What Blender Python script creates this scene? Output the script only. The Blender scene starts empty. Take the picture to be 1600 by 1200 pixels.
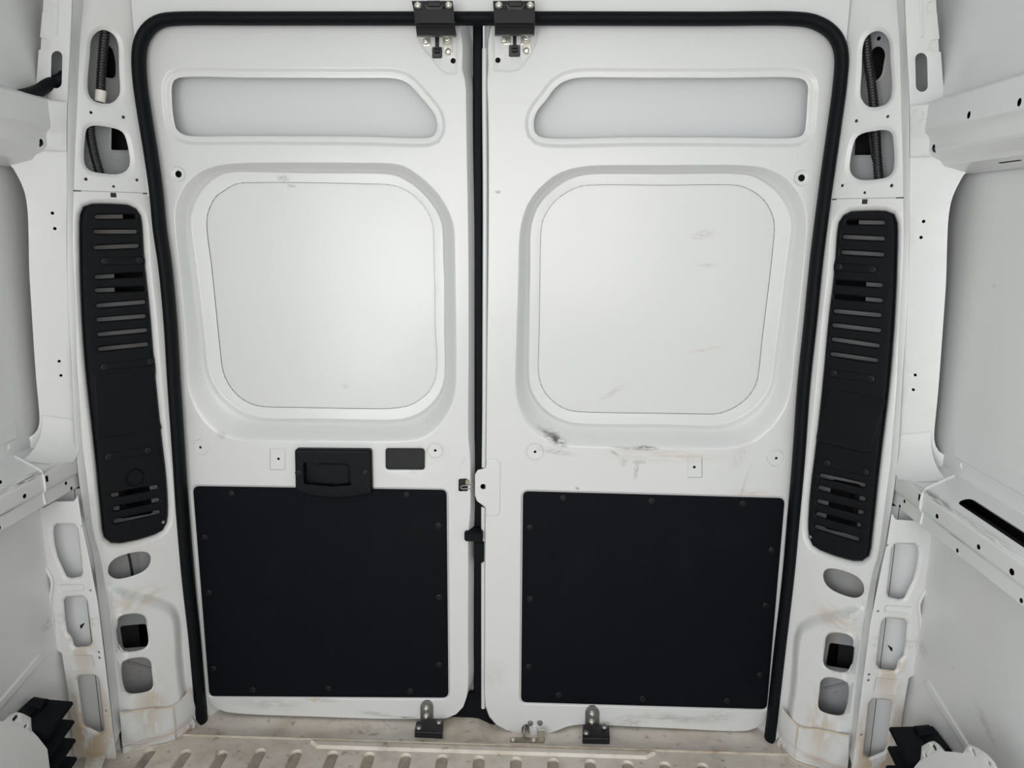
import bpy, bmesh, math, random
import numpy as np
from mathutils import Vector, Matrix
from mathutils.geometry import delaunay_2d_cdt
random.seed(4)
S = bpy.context.scene
COL = S.collection

# ------------------------------------------------------------------ camera
F_PX = 1200.0
CAM = np.array([0.12345, -1.7568, 1.25])          # metres: x right, y to the rear doors (door face = 0), z up
PITCH, YAW, ROLL = 0.20689, 0.034212, 0.009734
def _rot(rx, ry, rz):
    cx, sx, cy, sy, cz, sz = math.cos(rx), math.sin(rx), math.cos(ry), math.sin(ry), math.cos(rz), math.sin(rz)
    B = np.array([[1, 0, 0], [0, 0, -1], [0, 1, 0]], float)
    Rx = np.array([[1, 0, 0], [0, cx, -sx], [0, sx, cx]])
    Ry = np.array([[cy, 0, sy], [0, 1, 0], [-sy, 0, cy]])
    Rz = np.array([[cz, -sz, 0], [sz, cz, 0], [0, 0, 1]])
    return Rz @ Rx @ Ry @ B
RM = _rot(PITCH, YAW, ROLL)
cam_d = bpy.data.cameras.new('camera')
cam_d.sensor_width = 36.0; cam_d.sensor_fit = 'HORIZONTAL'
cam_d.lens = 36.0 * F_PX / 1600.0; cam_d.clip_start = 0.02
cam = bpy.data.objects.new('camera', cam_d); COL.objects.link(cam)
_m = Matrix.Identity(4)
for i in range(3):
    _m[i][0] = RM[0][i]; _m[i][1] = -RM[1][i]; _m[i][2] = -RM[2][i]; _m[i][3] = CAM[i]
cam.matrix_world = _m
S.camera = cam

# ------------------------------------------------------------------ light
world = bpy.data.worlds.new('sky'); S.world = world; world.use_nodes = True
_bg = world.node_tree.nodes['Background']
_bg.inputs[0].default_value = (0.94, 0.97, 1.0, 1); _bg.inputs[1].default_value = 0.75
def area(name, loc, direction, sx, sy, energy, color):
    l = bpy.data.lights.new(name, 'AREA'); l.shape = 'RECTANGLE'; l.size = sx; l.size_y = sy
    l.energy = energy; l.color = color
    o = bpy.data.objects.new(name, l); COL.objects.link(o)
    o.location = loc; o.rotation_euler = Vector(direction).to_track_quat('-Z', 'Z').to_euler()
    return o
area('cab_daylight', (0.0, -3.05, 1.30), (0, 1, -0.08), 1.65, 1.15, 29, (1.0, 0.97, 0.92))
area('sliding_door_daylight', (-1.0, -2.5, 1.0), (1, .75, -.05), 1.0, 1.6, 30, (0.94, 0.975, 1.0))
S.view_settings.view_transform = 'Standard'; S.view_settings.look = 'None'
S.view_settings.gamma = 1.0; S.view_settings.use_curve_mapping = False
S.view_settings.exposure = -0.28

# ------------------------------------------------------------------ survey helpers (photo point -> point on a real plane)
def ray(p):
    v = RM.T @ np.array([(p[0] - 800) / F_PX, (p[1] - 600) / F_PX, 1.0])
    return v / np.linalg.norm(v)
class Plane:
    """a plane of the van body; depth > 0 lies behind it, away from the cargo bay"""
    def __init__(s, o, n):
        s.n = np.array(n, float) / np.linalg.norm(n); s.o = np.array(o, float)
        up = np.array([0, 0, 1.0]) if abs(s.n[2]) < 0.9 else np.array([0, 1.0, 0])
        s.u = np.cross(up, s.n); s.u /= np.linalg.norm(s.u); s.v = np.cross(s.n, s.u)
    def hit(s, p, d=0.0):
        r = ray(p); o = s.o - s.n * d
        return CAM + r * (np.dot(o - CAM, s.n) / np.dot(r, s.n))
    def uv(s, w): w = np.array(w) - s.o; return (float(np.dot(w, s.u)), float(np.dot(w, s.v)))
    def px(s, pts, d=0.0): return [s.uv(s.hit(p, d)) for p in pts]
    def w(s, u, v, d=0.0): return s.o + s.u * u + s.v * v - s.n * d
def yplane(y): return Plane((0, y, 0), (0, -1, 0))
def xplane(x): return Plane((x, 0, 0), (-1, 0, 0))
def zplane(z): return Plane((0, 0, z), (0, 0, 1))

def smooth(pts, n=80, closed=True):
    """Catmull-Rom through pts, resampled to n points evenly"""
    P = np.array(pts, float); m = len(P); out = []
    rng = m if closed else m - 1
    for i in range(rng):
        a, b, c, d = (P[(i - 1) % m], P[i], P[(i + 1) % m], P[(i + 2) % m]) if closed else \
            (P[max(i - 1, 0)], P[i], P[i + 1], P[min(i + 2, m - 1)])
        l0, l1, l2 = np.linalg.norm(b - a) ** .5 + 1e-6, np.linalg.norm(c - b) ** .5 + 1e-6, np.linalg.norm(d - c) ** .5 + 1e-6
        m1 = ((b - a) / l0 - (c - a) / (l0 + l1) + (c - b) / l1) * l1
        m2 = ((c - b) / l1 - (d - b) / (l1 + l2) + (d - c) / l2) * l1
        if not closed and i == 0: m1 = c - b
        if not closed and i == rng - 1: m2 = c - b
        for t in np.linspace(0, 1, 12, endpoint=False):
            t2, t3 = t * t, t * t * t
            out.append((2*t3 - 3*t2 + 1) * b + (t3 - 2*t2 + t) * m1 + (-2*t3 + 3*t2) * c + (t3 - t2) * m2)
    if not closed: out.append(P[-1])
    Q = np.array(out)
    if closed: Q = np.vstack([Q, Q[:1]])
    s = np.concatenate([[0], np.cumsum(np.linalg.norm(np.diff(Q, axis=0), axis=1))])
    t = np.linspace(0, s[-1], n, endpoint=not closed)
    return [tuple(np.interp(x, s, Q[:, k]) for k in range(Q.shape[1])) for x in t]
def rpoly(pts, r, k=5):
    """polygon with rounded corners"""
    P = [np.array(p, float) for p in pts]; n = len(P); out = []
    for i in range(n):
        a, b, c = P[i - 1], P[i], P[(i + 1) % n]
        rr = r[i] if isinstance(r, (list, tuple)) else r
        d1 = (a - b) / np.linalg.norm(a - b); d2 = (c - b) / np.linalg.norm(c - b)
        ang = math.acos(max(-1, min(1, float(np.dot(d1, d2)))))
        if rr <= 0 or ang > 3.1: out.append(tuple(b)); continue
        t = min(rr / math.tan(ang / 2), .48 * np.linalg.norm(a - b), .48 * np.linalg.norm(c - b))
        p1, p2 = b + d1 * t, b + d2 * t
        for j in range(k + 1):
            s = j / k; out.append(tuple((1-s)**2 * p1 + 2*s*(1-s) * b + s*s * p2))
    return out
def circle(c, r, n=20): return [(c[0] + r * math.cos(2*math.pi*i/n), c[1] + r * math.sin(2*math.pi*i/n)) for i in range(n)]
def slot(a, b, r, k=6):
    a, b = np.array(a, float), np.array(b, float); d = (b - a) / np.linalg.norm(b - a); q = np.array([-d[1], d[0]]); out = []
    for i in range(k + 1):
        t = math.pi * i / k; out.append(tuple(b + r * (math.cos(t - math.pi/2) * d + math.sin(t - math.pi/2) * q)))
    for i in range(k + 1):
        t = math.pi * i / k; out.append(tuple(a - r * (math.cos(t - math.pi/2) * d + math.sin(t - math.pi/2) * q)))
    return out
def sgn_area(p): p = np.array(p); return 0.5 * float(np.sum(p[:, 0] * np.roll(p[:, 1], -1) - np.roll(p[:, 0], -1) * p[:, 1]))
def offset(pts, d):
    """grow (d > 0) or shrink a closed loop"""
    P = np.array(pts, float); s = 1 if sgn_area(P) > 0 else -1
    e = np.roll(P, -1, 0) - np.roll(P, 1, 0); e /= (np.linalg.norm(e, axis=1)[:, None] + 1e-12)
    return [tuple(x) for x in P + s * d * np.stack([e[:, 1], -e[:, 0]], 1)]
def inside(pts, loop):
    P = np.array(pts); L = np.array(loop); x, y = P[:, 0], P[:, 1]; r = np.zeros(len(P), bool)
    x1, y1 = L[:, 0], L[:, 1]; x2, y2 = np.roll(x1, -1), np.roll(y1, -1)
    for a, b, c, d in zip(x1, y1, x2, y2):
        if b == d: continue
        r ^= ((b > y) != (d > y)) & (x < (c - a) * (y - b) / (d - b) + a)
    return r

# ------------------------------------------------------------------ materials
def mat(name, color, rough=0.5, metal=0.0, spec=0.5, coat=0.0, noise=0.0, nscale=30, bump=0.0, bscale=300, dirt=None, marks=None, streak=None):
    m = bpy.data.materials.new(name); m.use_nodes = True; nt = m.node_tree; N = nt.nodes; L = nt.links
    b = N['Principled BSDF']; b.inputs['Roughness'].default_value = rough; b.inputs['Metallic'].default_value = metal
    b.inputs['Specular IOR Level'].default_value = spec; b.inputs['Coat Weight'].default_value = coat; b.inputs['Coat Roughness'].default_value = 0.2
    tc = N.new('ShaderNodeTexCoord'); src = None
    rgb = N.new('ShaderNodeRGB'); rgb.outputs[0].default_value = (*color, 1); src = rgb.outputs[0]
    def tex(scale, detail=4, vec=None):
        t = N.new('ShaderNodeTexNoise'); t.inputs['Scale'].default_value = scale; t.inputs['Detail'].default_value = detail
        L.new(vec or tc.outputs['Object'], t.inputs['Vector']); return t.outputs['Fac']
    def ramp(f, lo, hi, a=0.0, z=1.0):
        r = N.new('ShaderNodeMapRange'); r.inputs['From Min'].default_value = lo; r.inputs['From Max'].default_value = hi
        r.inputs['To Min'].default_value = a; r.inputs['To Max'].default_value = z; L.new(f, r.inputs['Value']); return r.outputs['Result']
    def mul(a, c):
        r = N.new('ShaderNodeMath'); r.operation = 'MULTIPLY'; L.new(a, r.inputs[0])
        if isinstance(c, float): r.inputs[1].default_value = c
        else: L.new(c, r.inputs[1])
        return r.outputs[0]
    def mix(f, a, color):
        r = N.new('ShaderNodeMixRGB'); L.new(f, r.inputs[0]); L.new(a, r.inputs[1]); r.inputs[2].default_value = (*color, 1); return r.outputs[0]
    if noise > 0:
        src = mix(ramp(tex(nscale), .35, .7, 0, noise), src, tuple(c * 0.55 for c in color))
    if streak:                                     # fine scratches stretched along one axis
        mp = N.new('ShaderNodeMapping'); mp.inputs['Scale'].default_value = streak[0]; L.new(tc.outputs['Object'], mp.inputs[0])
        src = mix(ramp(tex(1.0, 6, mp.outputs[0]), streak[1], streak[1] + .12, 0, streak[3]), src, streak[2])
    for (c, sc, lo, hi, amt) in (dirt or []):
        src = mix(mul(ramp(tex(sc, 8), lo, hi, 0, amt), ramp(tex(sc * 6.3, 3), .3, .65, .35, 1)), src, c)
    for (loc, rad, rotv, c, amt) in (marks or []): # scuffs and stains with a place of their own
        mp = N.new('ShaderNodeMapping'); mp.vector_type = 'TEXTURE'
        mp.inputs['Location'].default_value = loc; mp.inputs['Scale'].default_value = rad; mp.inputs['Rotation'].default_value = rotv
        L.new(tc.outputs['Object'], mp.inputs[0])
        ln = N.new('ShaderNodeVectorMath'); ln.operation = 'LENGTH'; L.new(mp.outputs[0], ln.inputs[0])
        mp2 = N.new('ShaderNodeMapping'); mp2.inputs['Scale'].default_value = tuple(.6 / max(x, .004) for x in rad); L.new(tc.outputs['Object'], mp2.inputs[0])
        src = mix(mul(ramp(ln.outputs['Value'], 1.15, .25, 0, amt), ramp(tex(4.5, 8, mp2.outputs[0]), .38, .54, 0, 1)), src, c)
    L.new(src, b.inputs['Base Color'])
    if bump > 0:
        bp = N.new('ShaderNodeBump'); bp.inputs['Strength'].default_value = bump; bp.inputs['Distance'].default_value = 0.0015
        L.new(tex(bscale, 3), bp.inputs['Height']); L.new(bp.outputs[0], b.inputs['Normal'])
    return m
WHITE = (0.70, 0.712, 0.715)
BLK = (0.10, 0.09, 0.08); TAN = (0.50, 0.38, 0.25); RUST = (0.32, 0.13, 0.05); GRY = (0.42, 0.41, 0.40)
def at_door(px, py): return tuple(yplane(0).hit((px, py)))
def sc(px, py, rx, rz, ang, c, amt):
    x, y, z = at_door(px, py); return ((x - (-.38 if px < 750 else .36), 0.02, z), (rx, .1, rz), (0, math.radians(ang), 0), c, amt)
M_PAINT = mat('white_paint', WHITE, .36, coat=.25, bump=.05, bscale=420, dirt=[(GRY, 2.6, .60, .85, .25)])
M_DOORL = mat('white_door_paint', WHITE, .34, coat=.5, bump=.05, bscale=420, dirt=[(GRY, 2.1, .62, .9, .15)],
    marks=[sc(433, 277, .016, .008, 5, BLK, .55), sc(446, 289, .012, .004, 8, BLK, .5), sc(346, 680, .012, .012, 30, GRY, .7), sc(645, 737, .012, .006, 0, TAN, .4),
           sc(500, 1094, .05, .006, 2, GRY, .9), sc(490, 1093, .01, .005, 0, (.6, .5, .1), .7), sc(590, 1116, .06, .008, 6, GRY, .8), sc(635, 1121, .03, .004, 0, BLK, .9), sc(420, 1100, .10, .02, 2, GRY, .5), sc(532, 609, .01, .01, 0, GRY, .4)])
M_DOORR = mat('white_door_paint_scuffed', WHITE, .34, coat=.5, bump=.05, bscale=420, dirt=[(GRY, 2.3, .62, .9, .15)],
    marks=[sc(868, 687, .034, .014, 33, BLK, .95), sc(852, 676, .03, .006, 33, BLK, .6), sc(1008, 700, .036, .006, 2, BLK, .95), sc(985, 701, .05, .004, 4, BLK, .6),
           sc(994, 735, .006, .03, 5, GRY, .95), sc(999, 722, .02, .006, 0, GRY, .9), sc(974, 722, .012, .012, 0, GRY, .7), sc(960, 708, .016, .004, 30, BLK, .6),
           sc(870, 706, .05, .009, 10, GRY, .7), sc(1040, 712, .16, .02, 1, TAN, .32), sc(1105, 367, .03, .012, -15, GRY, .45), sc(1113, 416, .03, .006, 0, GRY, .4),
           sc(1110, 551, .05, .006, -14, TAN, .4), sc(960, 620, .04, .008, -35, GRY, .4), sc(1155, 712, .02, .05, 25, GRY, .25), sc(1162, 760, .004, .06, 14, GRY, .5),
           sc(1050, 1122, .12, .016, 2, GRY, .75), sc(985, 1128, .05, .02, 2, GRY, .7), sc(1120, 1120, .05, .02, 0, GRY, .5), sc(778, 300, .008, .004, 0, BLK, .9),
           sc(902, 763, .006, .004, 20, BLK, .9), sc(1175, 771, .06, .01, 2, TAN, .4), sc(765, 1055, .05, .05, 0, GRY, .25)])
M_SIDE = mat('white_side_paint', WHITE, .38, coat=.25, bump=.06, bscale=380, dirt=[(TAN, 3.0, .58, .85, .30), (BLK, 16, .71, .80, .55), (GRY, 2.2, .58, .9, .22)],
    marks=[m_ for s in (-1, 1) for m_ in (((-s * .015, .86, .742), (.02, .09, .006), (0, 0, 0), BLK, .75), ((-s * .015, .70, .742), (.02, .12, .006), (0, 0, 0), GRY, .8), ((-s * .012, .78, .699), (.02, .10, .004), (0, 0, 0), BLK, .7), ((0, .98, .08), (.07, .06, .16), (0, 0, 0), TAN, .65), ((0, .98, .33), (.04, .06, .10), (0, 0, 0), TAN, .4), ((s * .02, .96, .37), (.05, .03, .02), (0, 0, 0), BLK, .5), ((s * .05, .72, .36), (.02, .05, .015), (.5, 0, 0), BLK, .25), ((s * .05, .55, .43), (.02, .05, .02), (.6, 0, 0), GRY, .7))])
M_PILLAR = mat('white_pillar_paint', WHITE, .36, coat=.25, bump=.05, bscale=400, dirt=[(TAN, 4.0, .58, .9, .32), (BLK, 24, .70, .78, .5)],
    marks=[((-s * .10, 1.05, .10), (.03, .2, .10), (0, 0, 0), TAN, .5) for s in (-1, 1)] + [((-s * .10, 1.05, .010), (.16, .3, .014), (0, 0, 0), RUST, .4) for s in (-1, 1)]
        + [((-s * .09, 1.07, .37), (.05, .2, .03), (0, 0, 0), TAN, .4) for s in (-1, 1)])
M_FLOOR = mat('dirty_white_floor', (.76, .715, .65), .5, bump=.12, bscale=200, dirt=[(TAN, 5, .40, .68, .62), ((.34, .27, .19), 13, .50, .70, .55), (GRY, 3, .45, .78, .4), (BLK, 40, .62, .72, .75), (RUST, 9, .64, .8, .5)])
M_SKIN = mat('white_outer_skin_paint', (.66, .675, .69), .42, coat=.1, dirt=[(GRY, 2, .6, .9, .12)])
M_CAV = mat('thin_grey_primer', (.36, .37, .385), .55, dirt=[(TAN, 6, .5, .8, .4)])
M_SHADE_SEAM = mat('black_cavity_shade_and_seams', (.022, .022, .024), .6, spec=.2)  # black stands in for shade inside cavities; also colours seams and gaps
M_GROOVE = mat('grimy_groove_paint', (.36, .33, .29), .6, bump=.15, bscale=160, dirt=[(TAN, 12, .4, .7, .5), (BLK, 30, .5, .7, .6)])
M_PANEL = mat('black_hardboard', (.0032, .0042, .0066), .6, spec=.10, bump=.10, bscale=700, dirt=[((.016, .016, .016), 5, .55, .85, .3)])
M_BLACK = mat('black_plastic', (.0040, .0048, .0068), .48, spec=.16, bump=.14, bscale=900, noise=.2, nscale=12)
M_RIV = mat('worn_black_plastic', (.008, .009, .011), .42, spec=.28)
M_RUB = mat('black_rubber', (.0034, .0042, .0058), .58, spec=.15, bump=.1, bscale=500)
M_COND = mat('black_conduit', (.010, .010, .011), .34, spec=.5)
M_DMETAL = mat('black_coated_steel', (.012, .012, .013), .42, spec=.35, noise=.3, nscale=25, bump=.05)
M_STEEL = mat('grey_steel', (.33, .33, .33), .42, metal=.8, noise=.4, nscale=60)
M_ZINC = mat('bright_zinc', (.78, .76, .68), .28, metal=.85, noise=.3, nscale=70)
M_OLIVE = mat('tarnished_zinc', (.36, .33, .25), .45, metal=.7, noise=.5, nscale=60)
M_TAPE = mat('white_tape', (.72, .70, .66), .5)
M_FOAM = mat('dark_grey_foam', (.035, .037, .037), .85, spec=.2, bump=.3, bscale=400)
M_RUST = mat('rust', (.30, .13, .06), .85, noise=.6, nscale=200)
M_SEALANT = mat('seam_sealant', (.66, .60, .50), .55, noise=.4, nscale=40, dirt=[(RUST, 18, .45, .7, .7)])

# ------------------------------------------------------------------ object helpers
WO = {}
def origin(o): return WO.get(o.name, Vector((0, 0, 0)))
def root(name, loc, label=None, cat=None, group=None, kind=None):
    o = bpy.data.objects.new(name, None); COL.objects.link(o); o.location = loc; o.empty_display_size = .05
    WO[o.name] = Vector(loc)
    return tag(o, label, cat, group, kind)
def tag(o, label=None, cat=None, group=None, kind=None):
    if label: o['label'] = label
    if cat: o['category'] = cat
    if group: o['group'] = group
    if kind: o['kind'] = kind
    return o
def link(name, me, parent=None, loc=None):
    o = bpy.data.objects.new(name, me); COL.objects.link(o)
    if parent is not None: o.parent = parent
    base = origin(parent) if parent is not None else Vector((0, 0, 0))
    w = Vector(loc) if loc is not None else base
    o.location = w - base; WO[o.name] = w
    return o
def build(name, verts, faces, m, parent=None, mirror=False, thick=0.0, sharp=35, wn=True):
    base = origin(parent) if parent is not None else Vector((0, 0, 0))
    if mirror: verts = [(-v[0], max(v[1], -1.95), v[2]) for v in verts]; faces = [tuple(reversed(f)) for f in faces]
    me = bpy.data.meshes.new(name)
    me.from_pydata([tuple(Vector(v) - base) for v in verts], [], faces); me.validate(); me.update()
    me.polygons.foreach_set('use_smooth', [True] * len(me.polygons))
    me.set_sharp_from_angle(angle=math.radians(sharp)); me.materials.append(m)
    o = link(name, me, parent)
    if thick:
        s = o.modifiers.new('thickness', 'SOLIDIFY'); s.thickness = thick; s.offset = -1.0
    if wn:
        w = o.modifiers.new('normals', 'WEIGHTED_NORMAL'); w.keep_sharp = True; w.weight = 80
    return o
def frombm(name, bm, m, parent=None, mirror=False, sharp=35):
    bm.verts.index_update()
    v = [tuple(x.co) for x in bm.verts]; f = [tuple(x.index for x in p.verts) for p in bm.faces]; bm.free()
    return build(name, v, f, m, parent, mirror, 0, sharp)
def cdt(outline, loops, mapf, lines=()):
    """triangulated sheet: outline (uv, depth), loops [(uv, depth, is_hole)], mapf(u, v, depth) -> point"""
    co, dep, ed = [], [], []
    def add(pts, d, closed=True):
        i0 = len(co); co.extend([Vector((p[0], p[1])) for p in pts])
        dep.extend(d if isinstance(d, (list, tuple)) else [d] * len(pts)); n = len(pts)
        ed.extend([(i0 + i, i0 + (i + 1) % n) for i in range(n if closed else n - 1)])
    add(outline[0], outline[1])
    for l in loops: add(l[0], l[1])
    for l in lines: add(l[0], l[1], False)
    vs, es, fs, ov, oe, of = delaunay_2d_cdt(co, ed, [], 0, 1e-6)
    dd = [dep[o[0]] if len(o) else None for o in ov]
    if any(d is None for d in dd):
        known = [(v, d) for v, d in zip(vs, dd) if d is not None]
        dd = [d if d is not None else min(known, key=lambda k: (k[0] - v).length_squared)[1] for v, d in zip(vs, dd)]
    cen = [tuple(sum((vs[i] for i in f), Vector((0, 0))) / len(f)) for f in fs]
    keep = inside(cen, outline[0])
    for l in loops:
        if l[2]: keep &= ~inside(cen, l[0])
    faces = []
    for f, k in zip(fs, keep):
        if not k: continue
        a = sgn_area([tuple(vs[i]) for i in f])
        if abs(a) < 1e-10: continue
        faces.append(tuple(f) if a > 0 else tuple(reversed(f)))
    used = sorted({i for f in faces for i in f}); re = {i: k for k, i in enumerate(used)}
    return [tuple(mapf(vs[i][0], vs[i][1], dd[i])) for i in used], [tuple(re[i] for i in f) for f in faces]
def sheet(name, pl, outline, loops, m, parent=None, mirror=False, thick=.0018, d0=0.0, sharp=35, lines=()):
    v, f = cdt((outline, d0), loops, pl.w, lines)
    return build(name, v, f, m, parent, mirror, thick, sharp)
def dish(pts, d, w, hole=False, d0=0.0, steps=3):
    """loops of a pressed recess of depth d with a rounded wall of width w inside pts"""
    out = []
    for i in range(steps + 1):
        t = i / steps; s = t * t * (3 - 2 * t)
        out.append((offset(pts, -w * t), d0 + d * s, hole and i == steps))
    return out
def groove(c, r, d=.0022, w=.0020):
    return [(circle(c, r + w, 28), 0, False), (circle(c, r, 28), d, False), (circle(c, r - w, 28), 0, False)]
def ruled(name, A, B, m, parent, mirror=False, thick=.0018, n=1, sharp=35, bulge=0.0):
    v, f = [], []; k = n + 1
    for a, b in zip(A, B):
        a, b = np.array(a), np.array(b)
        for j in range(k): v.append(tuple(a + (b - a) * j / n))
    for i in range(len(A) - 1):
        for j in range(n): f.append((i*k + j, i*k + j + 1, (i+1)*k + j + 1, (i+1)*k + j))
    p, q, r = (Vector(v[f[0][i]]) for i in range(3))
    nn = (q - p).cross(r - p)
    if nn.dot(Vector(CAM) - p) < 0: f = [tuple(reversed(x)) for x in f]
    return build(name, v, f, m, parent, mirror, thick, sharp)
def plate(name, pl, outline, front, back, m, parent, mirror=False, holes=(), bev=.0015, dome=0.0):
    """solid plate between depths front < back with a small rounded edge; real walls, real holes"""
    ring = [(outline, back), (outline, front + bev), (offset(outline, -bev * .6), front + bev * .25), (offset(outline, -bev * 1.6), front)]
    v, f = [], []
    n = len(outline); cc = sgn_area(outline) > 0
    for pts, d in ring:
        for p in pts: v.append(tuple(pl.w(p[0], p[1], d)))
    for k in range(3):
        for i in range(n):
            j = (i + 1) % n; q = (k*n + i, k*n + j, (k+1)*n + j, (k+1)*n + i)
            f.append(q if cc else tuple(reversed(q)))
    hv, hf = cdt((ring[3][0], front), [(h, front, True) for h in holes], pl.w)
    o0 = len(v); v += hv; f += [tuple(o0 + i for i in t) for t in hf]
    for h in holes:
        o0 = len(v); k = len(h); hc = sgn_area(h) > 0
        v += [tuple(pl.w(p[0], p[1], front)) for p in h] + [tuple(pl.w(p[0], p[1], back)) for p in h]
        for i in range(k):
            j = (i + 1) % k; q = (o0 + i, o0 + j, o0 + k + j, o0 + k + i)
            f.append(tuple(reversed(q)) if hc else q)
    bv, bf = cdt((outline, back), [(h, back, True) for h in holes], pl.w)
    o0 = len(v); v += bv; f += [tuple(o0 + i for i in reversed(t)) for t in bf]
    bm = bmesh.new(); bv2 = [bm.verts.new(x) for x in v]
    for t in f:
        try: bm.faces.new([bv2[i] for i in t])
        except ValueError: pass
    bmesh.ops.remove_doubles(bm, verts=bm.verts, dist=1e-6)
    return frombm(name, bm, m, parent, mirror)
def tube(name, path, r, m, parent=None, mirror=False, seg=12, ridged=0.0, pitch=.006, flat=None, caps=True):
    """round tube along a path; ridged = corrugation height; flat = (scale on x-ish side axis, scale on depth axis)"""
    P = [Vector(p) for p in path]; rad = [r] * len(P)
    if ridged:
        P2 = []; L = sum((P[i+1] - P[i]).length for i in range(len(P)-1)); n = int(L / pitch * 4)
        P = [Vector(p) for p in smooth([tuple(p) for p in P], n, False)]; rad = [r - (ridged if i % 4 in (0, 1) else 0) for i in range(n)]
    v, f = [], []; prev = None
    for i, p in enumerate(P):
        t = (P[min(i+1, len(P)-1)] - P[max(i-1, 0)]).normalized()
        if prev is None: a = t.cross(Vector((0, 1, 0))) if abs(t.y) < .9 else t.cross(Vector((0, 0, 1)))
        else: a = prev - t * prev.dot(t)
        a.normalize(); prev = a; b = t.cross(a)
        for k in range(seg):
            th = 2 * math.pi * k / seg; v.append(tuple(p + (a * math.cos(th) + b * math.sin(th)) * rad[i]))
    for i in range(len(P) - 1):
        for k in range(seg):
            k2 = (k + 1) % seg; f.append((i*seg + k, i*seg + k2, (i+1)*seg + k2, (i+1)*seg + k))
    if caps: f.append(tuple(reversed(range(seg)))); f.append(tuple(range((len(P)-1)*seg, len(P)*seg)))
    return build(name, v, f, m, parent, mirror, 0, 50, wn=False)
def boxv(lo, hi, bev=.0015, seg=2):
    bm = bmesh.new(); bmesh.ops.create_cube(bm, size=1)
    for x in bm.verts: x.co = Vector([lo[i] + (x.co[i] + .5) * (hi[i] - lo[i]) for i in range(3)])
    if bev: bmesh.ops.bevel(bm, geom=bm.edges[:], offset=bev, segments=seg, affect='EDGES')
    return bm
def box(name, lo, hi, m, parent=None, mirror=False, bev=.0015): return frombm(name, boxv(lo, hi, bev), m, parent, mirror)
_lathe = {}
def lathe_mesh(key, prof, m, seg=16):
    """turned shape; profile (radius, height); height along +Z of the mesh"""
    if key in _lathe: return _lathe[key]
    v, f = [], []
    for r, h in prof:
        for k in range(seg): th = 2*math.pi*k/seg; v.append((r*math.cos(th), r*math.sin(th), h))
    for i in range(len(prof) - 1):
        for k in range(seg): k2 = (k+1) % seg; f.append((i*seg+k, i*seg+k2, (i+1)*seg+k2, (i+1)*seg+k))
    f.append(tuple(reversed(range(seg)))); f.append(tuple(range((len(prof)-1)*seg, len(prof)*seg)))
    me = bpy.data.meshes.new(key); me.from_pydata(v, [], f); me.update()
    me.polygons.foreach_set('use_smooth', [True]*len(me.polygons)); me.set_sharp_from_angle(angle=math.radians(40)); me.materials.append(m)
    _lathe[key] = me; return me
def put(name, me, loc, normal, parent):
    o = link(name, me, parent, loc); o.rotation_mode = 'QUATERNION'; o.rotation_quaternion = Vector(normal).to_track_quat('Z', 'Y'); return o
RIVET = lathe_mesh('push_rivet', [(.0078, -.001), (.0078, .0008), (.0070, .0016), (.0050, .0018), (.0046, .0010), (.0030, .0010), (.0026, .0020), (.0006, .0022)], M_RIV)
BOLT = lathe_mesh('torx_bolt', [(.0072, -.001), (.0072, .0015), (.0064, .0022), (.0058, .0055), (.0046, .0068), (.0026, .0070), (.0024, .0040), (.0004, .0040)], M_STEEL)
BOLTZ = lathe_mesh('zinc_bolt', [(.0072, -.001), (.0072, .0015), (.0064, .0022), (.0058, .0050), (.0046, .0062), (.0026, .0064), (.0024, .0036), (.0004, .0036)], M_ZINC)

DOOR = yplane(0.0)
# ================================================================== SETTING: floor and ceiling
floor = root('floor', (0, -1.4, 0), 'dirty white ribbed steel cargo floor in front of the rear doors', None, None, 'structure')
FZ = -0.008
FP = zplane(FZ)                                     # u = x, v = y on this plane up to sign
def fuv(x, y): return FP.uv((x, y, FZ))
lp = []; gro = []
for k in range(-9, 10):
    x = .087 + .0885 * k - .0885
    if abs(x) > .80: continue
    y0 = -.134 - (.012 if abs(x) > .6 else 0)
    gs = slot(fuv(x, y0 - .012), fuv(x, -2.9), .0150, 6)
    lp += [(gs, 0, False), (offset(gs, -.0018), .0035, False), (offset(gs, -.0026), .008, True)]; gro.append(offset(gs, -.0022))
bar = rpoly([fuv(-.43, -.100), (fuv(.435, -.100)), fuv(.40, -.126), fuv(-.40, -.126)], .006)
lp += dish(bar, -.006, .006, steps=2)
fl = sheet('floor_sheet', FP, [fuv(-.99, -.092), fuv(-.99, -3.05), fuv(.99, -3.05), fuv(.99, -.092)], lp, M_FLOOR, floor, thick=.002)
for g in gro: sheet('groove', FP, g, [], M_GROOVE, floor, thick=.002, d0=.0079)
# sill: slopes from the floor edge to the door bottoms, dipping around the bottom latch
def sill_z(x, y):
    t = min(max((y + .092) / .05, 0), 1)
    dip = 1 / (1 + math.exp(-(x - .0) / .008)) * 1 / (1 + math.exp((x - .21) / .010))
    w = min(max((y + .078) / .018, 0), 1)
    return FZ - .010 * t - .020 * dip * w * w * (3 - 2 * w)
v, f = [], []; xs = [-.99 + 1.98 * i / 132 for i in range(133)]; ys = [-.092, -.085, -.078, -.072, -.066, -.060, -.045, -.02, .02, .07]
for y in ys:
    for x in xs: v.append((x, y, sill_z(x, y)))
n = len(xs)
for j in range(len(ys) - 1):
    for i in range(n - 1): f.append((j*n + i, j*n + i + 1, (j+1)*n + i + 1, (j+1)*n + i))
build('sill', v, f, M_FLOOR, floor)
tube('sill_seam', [(x, -.093, FZ + .0005) for x in np.linspace(-.80, .80, 40)], .003, M_SEALANT, floor, seg=6)
ceil = root('ceiling', (0, -1.4, 1.98), 'white painted steel van roof over the cargo bay', None, None, 'structure')
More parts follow.
